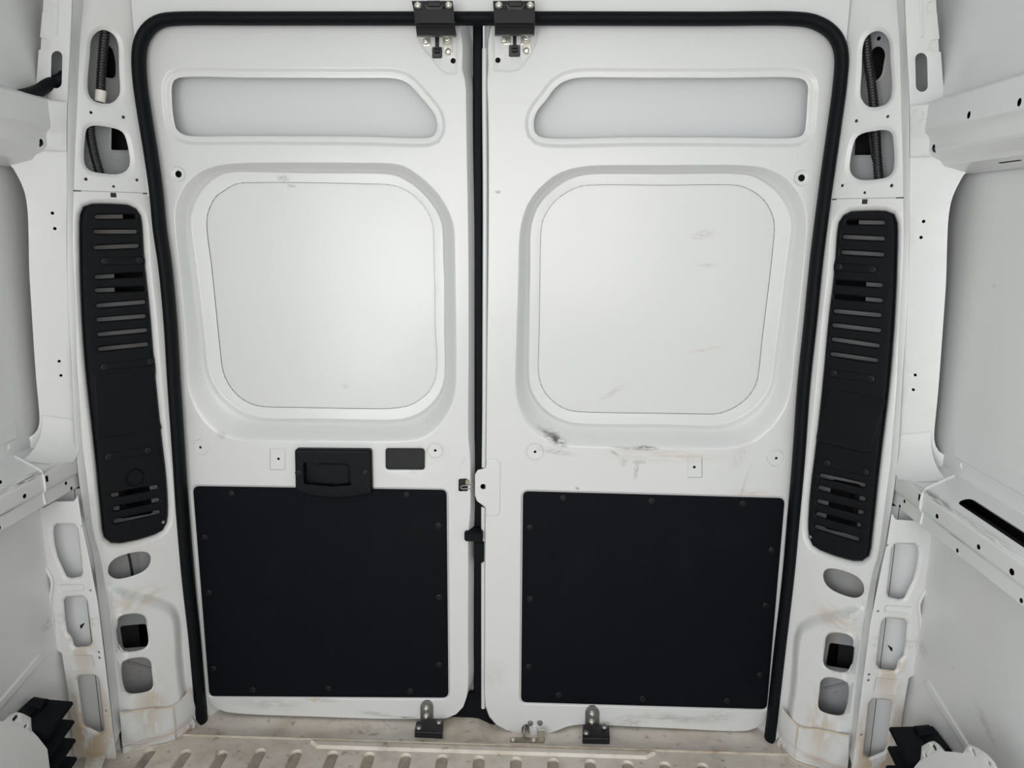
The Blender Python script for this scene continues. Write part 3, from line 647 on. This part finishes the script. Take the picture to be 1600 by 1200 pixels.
SLOT_R = [(1262,150),(1263,136),(1258,126),(1248,122),(1120,121.5),(1000,121.3),(906,121.3),(890,124),(876,130),(865,140),(852,158),(840,172),(835,184),(834,200),(837,209),(845,214.3),(1000,214.5),(1120,215),(1244,215),(1253,212),(1257,207),(1260,185)]
# rear door panel outlines, clockwise from the top centre edge
EDGE_L = [(714,30),(721,52),(722.5,90),(722.5,112),(727,128),(728,165),(729,230),(731,340),(732,440),(732,560),(732,690),(734,704),(735,760),(734.5,805),(732,828),(731.5,900),(731,1000),(731.5,1062),(730,1084),(724,1104),(714,1115),(698,1122)]
EDGE_R = [(770,30),(765,51),(762.8,62),(762.8,110),(761.5,122),(763,165),(764,250),(763.5,400),(761.5,560),(760,700),(758.5,850),(758,1000),(758,1090),(761,1110),(767.5,1123),(778,1133.5),(795,1142),(806,1145)]
def make_door(n):
    L = n == 1
    wins, slt, paint = (WL, SLOT_L, M_DOORL) if L else (WR, SLOT_R, M_DOORR)
    lab = 'white steel rear door with black lower panel and black pull handle, narrower one hung at left' if L else 'white steel rear door with scuffed sill below its blank window, hung at right'
    d = root('door_%d' % n, (-.38 if L else .36, 0, 0), lab, None, None, 'structure')
    if L:
        e = DOOR.px(smooth(EDGE_L, 70, False)); bot = DOOR.px(smooth([(690,1123),(600,1123),(500,1120),(360,1113.5),(342,1109),(326,1098),(318,1080)], 24, False))
        out = e + bot + [DOOR.uv((-.728, 0, z)) for z in (.06, .8)] + [DOOR.uv((x, 0, z)) for x, z in ((-.745, 1.30), (-.750, 1.60), (-.745, 1.668), (-.72, 1.69), (-.68, 1.695))] + [(e[0][0], DOOR.uv((0, 0, 1.695))[1])]
    else:
        e = DOOR.px(smooth(EDGE_R, 70, False))
        bot = DOOR.px([(814.5,1146),(815.5,1136),(818,1133),(824,1132),(827,1135),(828,1146)] + smooth([(840,1146),(861,1145),(874,1140),(888.6,1134.6),(910,1132),(954.5,1133.5),(1050,1138),(1150,1142.5),(1170,1141),(1188,1133),(1200,1118)], 50, False))
        out = e + bot + [DOOR.uv((.728, 0, z)) for z in (.06, .8)] + [DOOR.uv((x, 0, z)) for x, z in ((.745, 1.30), (.750, 1.60), (.745, 1.668), (.72, 1.69), (.68, 1.695))] + [(e[0][0], DOOR.uv((0, 0, 1.695))[1])]
    lp, bl = window_loops(wins['O'], wins['C'], wins['I'], wins['B'])
    sl = DOOR.px(smooth(slt, 110), .005)
    lp += [(offset(sl, .021), 0, False), (offset(sl, .0175), .0008, False), (offset(sl, .013), .0044, False), (offset(sl, .010), .005, False), (sl, .005, True)]
    def hole(p, r, k=14): lp.append((circle(DOOR.px([p])[0], r, k), 0, True))
    rings, tabs, riv, ctr, crn, lslot = ([((313,699), .0185), ((680,704), .0185)], ((421,700), (447,735), (435,717)), (278,272), (708,95), [(642,24),(652,62),(660,78),(675,96),(688,112),(697,117.5),(716,118),(716,50),(712,34)], [(675,73),(691,73),(691,91),(675,91)]) if L else \
        ([((836,706), .020), ((1213,716), .0195)], ((1073,712), (1098,747), (1085,730)), (1253,278), (778,94), [(771,34),(768,50),(769,113),(800,114),(812,111),(822,100),(832,86),(840,66),(846,30)], [(795,70),(813,70),(813,89),(795,89)])
    for p, r in rings:
        c = DOOR.px([p])[0]; lp.extend(groove(c, r)); hole(p, .0034, 12)
    a, b_, c = tabs; t = DOOR.px(rpoly([a, (b_[0], a[1]), b_, (a[0], b_[1])], 3, 3)); lp += dish(t, -.003, .004, steps=2)
    lp.append((circle(DOOR.px([c], -.003)[0], .0034, 12), -.003, True))
    c = DOOR.px([riv])[0]; lp += [(circle(c, .0175, 24), 0, False), (circle(c, .0150, 24), .0022, False), (circle(c, .0076, 18), .0022, True)]
    cr = DOOR.px(rpoly(crn, 6, 3)); lp += [(l[0], l[1] + 0.0, l[2]) for l in dish(cr, .0020, .007, steps=2)]
    lp.append((DOOR.px(rpoly(lslot, 2.5, 3), .002), .002, True))
    lp.append((circle(DOOR.px([ctr], .002)[0], .0058, 14), .002, True))
    pan = [(301,760),(697.5,766),(700.5,1090.5),(327,1088)] if L else [(817,768),(1226.5,779),(1198,1108.5),(814,1097.5)]
    pu = DOOR.px(rpoly(pan, 9, 5), .001)
    lp += [(offset(pu, .0065), 0, False), (offset(pu, .0045), .001, False), (offset(pu, .002), .0045, False), (offset(pu, .0004), .005, False)]
    if L:
        hs = DOOR.px(rpoly([(602,700.5),(663.5,701),(663.5,734.5),(602.5,734)], 5, 4)); lp += [(offset(hs, .0045), 0, False), (hs, .0025, True)]
        ls = DOOR.px(rpoly([(716,748),(731,748),(731,768),(716,768)], 3, 3)); lp.append((ls, 0, True))
        ind = smooth(DOOR.px([(727,712),(715,737),(712,753),(711.5,790),(712,836),(717,851),(726,862),(728,850),(728,730)]), 50)
        lp += [(ind, 0, False), (offset(ind, -.0035), .002, False)]
    else:
        for p in ((755, 0),): pass
    sheet('inner_panel', DOOR, out, lp, paint, d, thick=.0018)
    # window skin and outer skin
    sheet('window_skin', DOOR, offset(bl, .018), [], paint, d, d0=.0445)
    ws_ = [tuple(DOOR.w(p[0], p[1], .0430)) for p in smooth(bl, 160)]; tube('window_seam', ws_ + [ws_[0]], .0007, M_SHADE_SEAM, d, seg=6, caps=False)
    x0, x1 = (-.80, -.022) if L else (-.006, .80)
    box('outer_skin', (x0, .0490, -.02), (x1, .0515, 1.695), M_SKIN, d, bev=0)
    xa, xb = (-.70, -.06) if L else (.03, .70)
    box('hole_shade_backing', (xa, .043, .0), (xb, .0485, .735), M_SHADE_SEAM, d, bev=0)  # unseen black backing, added with the two below to darken small door holes
    hx = DOOR.w(*DOOR.px([ctr])[0]); box('hole_shade_backing', (hx[0] - .02, .020, hx[2] - .02), (hx[0] + .02, .024, hx[2] + .02), M_SHADE_SEAM, d, bev=0)
    c = DOOR.w(*DOOR.px([riv])[0]); box('hole_shade_backing', (c[0] - .03, .030, c[2] - .03), (c[0] + .03, .034, c[2] + .03), M_SHADE_SEAM, d, bev=0)
    # return flange along the centre gap
    ew = [DOOR.w(*p, 0) for p in e]
    if L: bw = [(min(p[0] + .017, -.022) if p[2] > .06 else p[0] + .004, .040, p[2]) for p in ew]
    else: bw = [(p[0] - .004, .045, p[2]) for p in ew]
    ruled('edge_return', ew, bw, paint, d, n=2)
    if not L:   # rolled white lip beside the gap
        lip = [(757.2,76),(757,140),(758,300),(757.5,480),(757,640),(756,730)]; tube('edge_lip', smooth([tuple(DOOR.hit(p, .012)) for p in lip], 30, False), .0055, paint, d, seg=10)
        lip = [(755,792),(755,850),(755,1000),(755,1106)]; tube('edge_lip', smooth([tuple(DOOR.hit(p, .012)) for p in lip], 30, False), .0052, paint, d, seg=10)
    # lower black panel with push rivets
    pl = plate('lower_panel', DOOR, pu, .0004, .0046, M_PANEL, d)
    sp = [(361,771),(635,773),(685,821),(686,933),(686,1039),(641,1080),(513,1076),(395,1078),(319,840),(326,926),(333,1045)] if L else \
         [(880,778),(1018,783),(1161,787),(828,824),(828,936),(826,1042),(873,1086),(1004,1092),(1136,1095),(1188,1055),(1197,946),(1206,859)]
    for p in sp: put('rivet', RIVET, DOOR.hit(p, .0005), (0, -1, 0), pl)
    if L:
        sheet('foam_pad', DOOR, offset(hs, .006), [], M_FOAM, d, d0=.006, thick=.008)
        # pull handle
        ho = DOOR.px(rpoly([(460,702),(579.5,703),(581,772),(552,777.5),(520,779.5),(484,776),(461.5,768)], [5,5,5,12,12,12,5], 4), -.016)
        rc = DOOR.px(rpoly([(474,722),(548.5,722),(549,758),(520,760),(475,756)], 3, 3), -.016)
        h = plate('pull_handle', DOOR, ho, -.018, .001, M_BLACK, d, holes=[rc], bev=.005)
        tag(h, 'black plastic pull handle with a recessed grip')
        sheet('grip_recess', DOOR, offset(rc, .001), [], M_BLACK, h, d0=-.001)
        gx = [p[0] for p in rc]; gz = [p[1] for p in rc]
        ctr_w = DOOR.w((min(gx) + max(gx)) / 2, (min(gz) + max(gz)) / 2, -.007)
        a = DOOR.hit((494, 725), -.006); b2 = DOOR.hit((545, 755), -.006)
        box('grip_lever', (a[0], -.007, b2[2]), (b2[0], -.003, a[2]), M_BLACK, h, bev=.003)
        for p in ((570, 739), (466, 739)): put('screw', RIVET, DOOR.hit(p, -.0178), (0, -1, 0), h)
        # side latch
        a = DOOR.hit((716.5, 748.5), 0); b2 = DOOR.hit((731, 767.5), 0)
        lb = box('side_latch', (a[0], .006, b2[2]), (b2[0] + .004, .030, a[2]), M_DMETAL, d)
        a1 = DOOR.hit((720, 761), -.002); c1 = DOOR.hit((740, 758), -.001)
        tube('latch_loop', smooth([tuple(DOOR.hit(p, -.001)) for p in ((739,764.5),(732,763.5),(722,763.5),(719.5,761.5),(722,759),(732,758.5),(739,757))], 30, False), .0016, M_STEEL, lb, seg=8)
        box('latch_pawl', tuple(np.array(DOOR.hit((727, 756), .006)) * 1.0), tuple(np.array(DOOR.hit((733, 750), -.002))), M_STEEL, lb, bev=.001) if False else None
        a = DOOR.hit((727.5, 757), 0); b2 = DOOR.hit((734, 749.5), 0); box('latch_pawl', (a[0], -.002, a[2]), (b2[0], .008, b2[2]), M_OLIVE, lb, bev=.0012)
        tab = [(656.6,1128),(656.6,1104),(659,1099),(663,1096.2),(667,1095.5),(671,1096.2),(674.5,1099),(676.5,1104),(676.5,1128.5)]; tb = [(666,1106.5),(666,1118.8)]
        lpl = [((665.5,65), [(661,58),(672,57),(673,72),(661,72)]), ((699.5,61), [(692,56),(706.5,56),(706.5,85),(697,87),(694,80),(692,70)])]; tb2 = [(665.5,65),(699,61.5),(700.5,81)]
        ar = (683, 60, 78)
    else:
        sp_ = [(760.6,717.6),(777,717.6),(782,724),(781,801),(777,806.5),(760,806.5),(759,793),(753,789),(745,783),(742,774),(742,742),(746,735),(759,732)]
        st = plate('striker_plate', DOOR, DOOR.px(rpoly(sp_, 4, 4), -.003), -.003, .002, paint, d, holes=[circle(DOOR.px([(755,760.5)], -.003)[0], .0072, 16)])
        a = DOOR.hit((725.5, 846), -.012); b2 = DOOR.hit((754, 832), -.012)
        bs_ = box('bump_stop', (a[0], -.014, a[2]), (b2[0], .035, b2[2]), M_RUB, d, bev=.003)
        a = DOOR.hit((740.5, 879), 0); b2 = DOOR.hit((756, 846), 0); box('stop_body', (a[0], -.004, a[2]), (b2[0], .036, b2[2]), M_RUB, bs_, bev=.003)
        # rubber strip closing the gap between the doors
        cs = [(746.5,36),(746.5,140),(746.5,300),(747.5,480),(749,600),(749,690),(748.5,800),(748,930),(747.5,1060),(747.5,1124)]
        A = [tuple(DOOR.hit((p[0] - 7.5, p[1]), .028)) for p in smooth(cs, 30, False)]; B = [tuple(DOOR.hit((p[0] + 7.5, p[1]), .028)) for p in smooth(cs, 30, False)]
        g = ruled('edge_seal', A, B, M_RUB, d, n=4, thick=.012)
        tab = [(914.5,1137),(914.5,1113),(917,1108),(921,1105),(925.5,1104),(930,1105),(934,1108.5),(936.4,1113),(936.4,1138)]; tb = [(925,1115),(924.5,1127.5)]
        lpl = [((788,63), [(783,57),(798,57),(798,70),(788,70),(783,67)]), ((822,60), [(814,56),(829.5,56),(829.5,83),(818,84),(817,70),(814,70)])]; tb2 = [(788,63),(822.5,60),(822.5,79.5)]
        ar = (804, 60, 77)
        for p in ((828.7,1129.7),(843.6,1129)): put('latch_bolt', BOLT, DOOR.hit(p, 0), (0, -1, 0), d)
        a = DOOR.hit((828.5,1147), 0); b2 = DOOR.hit((840,1136), 0); box('latch_lug', (a[0], -.010, a[2]), (b2[0], .004, b2[2]), paint, d, bev=.003)
    t = plate('stop_tab', DOOR, DOOR.px(tab, -.006), -.006, -.0005, M_STEEL, d, bev=.0012)
    for p in tb: put('bolt', BOLTZ, DOOR.hit(p, -.006), (0, -1, 0), t)
    # top latch seen under its black cover
    lat = None
    for i, (c, q) in enumerate(lpl):
        o = plate('top_latch_plate', DOOR, DOOR.px(rpoly(q, 3, 3), 0), -.0014, .0019, M_ZINC, d if lat is None else lat, bev=.0008)
        lat = lat or o
    for p in tb2: put('bolt', BOLTZ, DOOR.hit(p, -.0014), (0, -1, 0), lat)
    cx, y0, y1 = ar
    a = DOOR.hit((cx - 5, y1 + 11), 0); b2 = DOOR.hit((cx + 5, y0 - 6), 0)
    box('latch_arm', (a[0], .0, DOOR.hit((cx, y1), 0)[2]), (b2[0], .010, b2[2]), M_COND, lat, bev=.003)
    a = DOOR.hit((cx - 6.5, y1 + 11.5), .006); b2 = DOOR.hit((cx + 6.5, y1 - 3), .006)
    box('latch_well', (a[0], .006, a[2]), (b2[0], .03, b2[2]), M_COND, lat, bev=.001)
    bmr = tube('latch_roller', [(a[0] + .004, .004, a[2] + .013), (b2[0] - .004, .004, a[2] + .013)], .0052, M_DMETAL, lat, seg=12)
    return d
make_door(1); make_door(2)

# ================================================================== THINGS
# perimeter weather seal
ws = root('weather_seal', tuple(yplane(-.045).hit((313, 1112))), 'black rubber weather seal running around the whole rear door opening', 'weather seal')
SP = yplane(-.023)
path = [SP.hit(p) for p in smooth(SEAL_PX, 420, False)]
v, f = [], []; prof = [(.0136 * math.cos(t), .0195 * math.sin(t)) for t in np.linspace(0, 2 * math.pi, 18, endpoint=False)]
for i, p in enumerate(path):
    t = path[min(i+1, len(path)-1)] - path[max(i-1, 0)]; t[1] = 0; t /= np.linalg.norm(t); s = np.array([t[2], 0, -t[0]])
    for a, b in prof: v.append(tuple(p + s * a + np.array([0, b, 0])))
k = len(prof)
for i in range(len(path) - 1):
    for j in range(k): j2 = (j+1) % k; f.append((i*k+j, i*k+j2, (i+1)*k+j2, (i+1)*k+j))
f.append(tuple(range(k))); f.append(tuple(reversed(range((len(path)-1)*k, len(path)*k))))
build('bulb', v, f, M_RUB, ws, sharp=50)
# rubber closing the gap under the doors
A = [(-.75, .030, -.035), (.75, .030, -.035)]; B = [(-.75, .030, .06), (.75, .030, .06)]
v, f = [], []
box('bottom_lip', (-.75, .026, -.040), (.75, .038, .055), M_RUB, ws, bev=.003)

# louvred vent trims on the pillars
SC_R = [(1310,417),(1363,421),(1302,583),(1361,592),(1292,724),(1352,738)]
SL_R = [((1322,347),(1381,348)),((1315,370),(1381,373)),((1313,394),(1380,398)),((1305,441),(1378,446)),((1303,463),(1378,470)),((1301,486),(1376,493)),((1299,508),(1375,517)),((1298,530),(1373,541)),((1296,553),(1371,564)),
        ((1279,743),(1351,759)),((1277,762),(1351,781)),((1275,783),(1348,802)),((1274,803),(1344,822)),((1272,823),(1341,844))]
SC_L = [(164,408),(219,407),(163,574),(236,565),(170,714),(232,704)]
SL_L = [((149,339),(211,338)),((147,362),(215,362)),((147,387),(218,384)),((149,433),(224,429)),((149,454),(226,451)),((151,478),(228,472)),((152,500),(229,494)),((153,523),(231,516)),((154,546),(233,538)),
        ((174,775),(248,761)),((178,796),(250,781)),((178,816),(251,800))]
PL = Plane((-.8, -.0834, .9), (1.02476, -1, .02511))
def vent(side):
    R = side == 'right'; pl = PP if R else PL
    lab = 'black louvred plastic trim on the %s rear pillar, %s' % (side, 'five slots at its foot' if R else 'round cap above three slots at its foot')
    t = root('vent_trim', tuple(pl.hit((1310, 879) if R else (215, 850))), lab, 'vent trim', 'louvred pillar trims')
    out = PP.px(smooth(VENT, 90)); out = offset(out, -.0012)
    if not R: out = [(-p[0], p[1]) for p in out]
    lp = [(offset(out, -.004), .0035, False), (offset(out, -.008), .0030, False)]
    D0 = .003
    for a, b in (SL_R if R else SL_L):
        a, b = np.array(a, float), np.array(b, float); e_ = (b - a) / np.linalg.norm(b - a); a = a + 3 * e_; b = b - 3 * e_
        u = pl.px(slot(a, b, 3.0, 5), D0)
        lp += [(offset(u, .0042), D0, False), (offset(u, .002), D0 + .0012, False), (u, D0 + .0045, True)]
    rect = [(1293,606),(1386,622),(1357,710),(1274,690)] if R else [(146,586),(248,575),(257,670),(153,686)]
    lp += dish(pl.px(rpoly(rect, 9, 4), D0), -.0018, .0025, d0=D0, steps=1)
    for i in (0, 2, 4):
        a, b = (SC_R if R else SC_L)[i:i+2]; a, b = np.array(a, float), np.array(b, float); dd = (b - a) / np.linalg.norm(b - a)
        lp += dish(pl.px(slot(a - dd * 1, b + dd * 1, 6.5, 5), D0), .0012, .0012, d0=D0, steps=1)
    if not R: lp += [(circle(pl.px([(211, 746)], D0)[0], r, 24), dd, False) for r, dd in ((.0215, D0), (.020, D0 + .002), (.0185, D0 + .002), (.0172, D0 - .0005))]
    v, f = cdt((out, .009), lp, pl.w); build('louvre_panel', v, f, M_BLACK, t, False, .0025)
    for p in (SC_R if R else SC_L): put('screw', RIVET, pl.hit(p, D0 + .001), tuple(pl.n), t)
    p = (1266, 839) if R else (255, 816); put('screw', lathe_mesh('small_screw', [(.004, -.001), (.004, .001), (.0015, .0015)], M_STEEL, 10), pl.hit(p, D0 + .001), tuple(pl.n), t)
vent('left'); vent('right')

# top latch covers on the header
def cover(px, lab, bolts, nx):
    t = root('latch_cover', tuple(yplane(-.06).hit(px[-1])), lab, 'latch cover', 'top latch covers')
    yf = -.078; P = yplane(yf)
    up, mid, low = px[:2], px[2:4], px[4:6]
    def w(p, y): return tuple(yplane(y).hit(p))
    rows = [[w(px[0], -.060), w(px[1], -.060)], [w(px[2], yf), w(px[3], yf)], [w(px[4], yf - .002), w(px[5], yf - .002)], [w((px[4][0] + 1, px[4][1] + 3), yf + .014), w((px[5][0], px[5][1] + 3), yf + .014)], [w((px[6][0], px[6][1] - 3), yf + .010), w((px[7][0], px[7][1] - 3), yf + .010)], [w(px[6], yf + .030), w(px[7], yf + .030)]]
    v, f = [], []
    nseg = 8
    for a, b in rows:
        for i in range(nseg + 1): v.append(tuple(np.array(a) + (np.array(b) - np.array(a)) * i / nseg))
    for j in range(len(rows) - 1):
        for i in range(nseg): f.append((j*(nseg+1)+i, (j+1)*(nseg+1)+i, (j+1)*(nseg+1)+i+1, j*(nseg+1)+i+1))
    o = build('cover_plate', v, f, M_DMETAL, t, thick=.004, sharp=25)
    b = o.modifiers.new('edge', 'BEVEL'); b.width = .0015; b.segments = 2; b.limit_method = 'ANGLE'
    o.modifiers.move(2, 1)
    # pressed trapezoid with a lug
    tr = [(nx-16,7),(nx+16,7),(nx+11,17.5),(nx-11,17.5)]; Pz = yplane(-.076)
    plate('pressed_pocket', Pz, Pz.px(rpoly(tr, 2, 3)), -.002, .012, M_COND, t, bev=.001)
    plate('lug', Pz, Pz.px(rpoly([(nx-12,2),(nx+11,2),(nx+11,11),(nx-9,11)], 2, 3)), -.007, .002, M_DMETAL, t, bev=.002)
    for p in bolts: put('bolt', BOLTZ, yplane(-.073).hit(p), (0, -1, .25), t)
cover([(643,1),(707,1),(646,14),(709,14),(648,36),(710.5,36),(651,58),(713,58.5)], 'black steel latch cover on the header above the left rear door', [(653,9),(701,8.5)], 678)
cover([(770,1),(835,1),(771,14),(836,14),(772,36),(836,36),(773,57),(835,56.5)], 'black steel latch cover on the header above the right rear door', [(779.6,8.5),(828.5,8.5)], 805)

# rubber stop blocks on the sill
def block(cs, bolts, lab):
    t = root('stop_block', tuple(zplane(0).hit(cs[2])), lab, 'stop block', 'door stop blocks on the sill')
    Z = zplane(.004)
    plate('base', Z, Z.px(rpoly(cs, 2, 3)), 0, .022, M_DMETAL, t, bev=.002)
    for p in bolts: put('bolt', BOLT, Z.hit(p), (0, 0, 1), t)
block([(650.6,1126),(693,1125),(691,1145),(647.4,1143)], [(654.5,1138),(686,1129.5)], 'black door stop block with bolts on the sill below the left door')
block([(910.5,1131),(952,1134),(953,1154),(910,1153)], [(916,1146),(944.5,1137)], 'black door stop block with bolts on the sill below the right door')
# striker on the sill
t = root('sill_striker', tuple(zplane(-.03).hit((820, 1158))), 'tarnished metal latch striker bolted to the sill between the stop blocks', 'striker')
Z = zplane(-.034)
plate('base', Z, Z.px(rpoly([(797,1151),(850,1152),(851,1159.5),(797,1158)], 2, 3)), 0, .004, M_OLIVE, t, bev=.001)
for p in ((801.5,1156),(834,1156.5)): put('bolt', BOLTZ, Z.hit(p), (0, 0, 1), t)
SPL = yplane(-.012)
tube('striker_loop', smooth([tuple(yplane(y).hit(p)) for p, y in (((819,1156), -.03), ((819,1140), -.02), ((819.5,1135), -.012), ((820.5,1136), .0), ((821,1142), .008))], 24, False), .0028, M_STEEL, t, seg=8)
P2 = yplane(-.030); plate('guide_tab', P2, P2.px(rpoly([(841,1141),(852,1141),(852,1158.5),(841,1158)], 1.5, 3)), 0, .003, M_ZINC, t, bev=.0008)

# conduits and hose
def conduit(pts, d, pl, r, lab, m=M_COND, ridged=.0014, extra=None):
    w = [tuple(pl.hit(p, d)) for p in pts]
    t = root('cable_conduit', w[-1], lab, 'conduit', 'conduits inside the pillars')
    tube('sleeve', smooth(w, 40, False), r, m, t, ridged=ridged, seg=14)
    return t
conduit([(1348,30),(1353,60),(1357,100),(1361,125),(1365,162),(1368,200),(1370,237),(1373,277),(1376,310)], .022, PP, .0098, 'black corrugated conduit seen through the openings of the right pillar')
t = conduit([(1359,188),(1362,235),(1378,285)], .046, PP, .004, 'thin black cable beside the corrugated conduit in the right pillar', ridged=0)
t = conduit([(166,25),(164,50),(161,80),(158.5,115),(157,140),(152,172),(141,195),(146,235),(157,275)], .020, PL, .0098, 'black corrugated conduit with white taped end in the left pillar')
tube('white_tape', [tuple(PL.hit(p, .0195)) for p in ((157.8,142),(157.2,150),(156,160))], .0112, M_TAPE, t, seg=16)
hp = [tuple(yplane(y).hit(p)) for p, y in (((100,119), -.09), ((98,122.5), -.125))] + [tuple(xplane(x).hit(p)) for p, x in (((88,127), -.872), ((74,133), -.882), ((60,142), -.888), ((42,148), -.888), ((22,151), -.888), ((0,152), -.888))]
t = root('rubber_hose', hp[-1], 'thick black hose coming out of the roof bow slot above the left rail', 'hose')
tube('hose', smooth(hp, 40, False), .0125, M_RUB, t, seg=14)
t = conduit([(197,850),(203,875),(208,905)], .03, PL, .003, 'thin black wire crossing the oval opening of the left pillar', ridged=0)

# flap vents near the wheel arches
def flap_vent(side):
    m = side == 'left'; s = -1 if m else 1
    t = root('flap_vent', (s * .915, -.38, .075), 'black rubber flap vent low on the %s side wall beside the wheel arch' % side, 'flap vent', 'body pressure vents')
    box('frame', (.908, -.400, .060), (.950, -.322, .246), M_RUB, t, m, bev=.004)
    tube('hinge_lug', [(.905, -.345, .242), (.932, -.345, .246)], .014, M_RUB, t, m, 14)
    for k in range(4):
        z = .243 - .043 * k; y0 = -.312 - .003 * k; y1 = -.405
        v = [(.916, y0 - .012, z), (.916, y1, z), (.868, y1, z - .026), (.868, y0, z - .012), (.912, y0 - .012, z - .006), (.912, y1, z - .006), (.864, y1, z - .034), (.866, y0, z - .018), (.912, y0 - .010, z - .036), (.912, y1, z - .036)]
        f = [(0, 1, 2, 3), (3, 2, 6, 7), (7, 6, 9, 8), (0, 3, 7, 8), (1, 9, 6, 2), (0, 8, 9, 1)]
        if not m: f = [tuple(reversed(x)) for x in f]
        if m: vv = v
        build('flap', v, [tuple(reversed(x)) for x in f] if m else f, M_RUB, t, m, 0, 30)
flap_vent('left'); flap_vent('right')
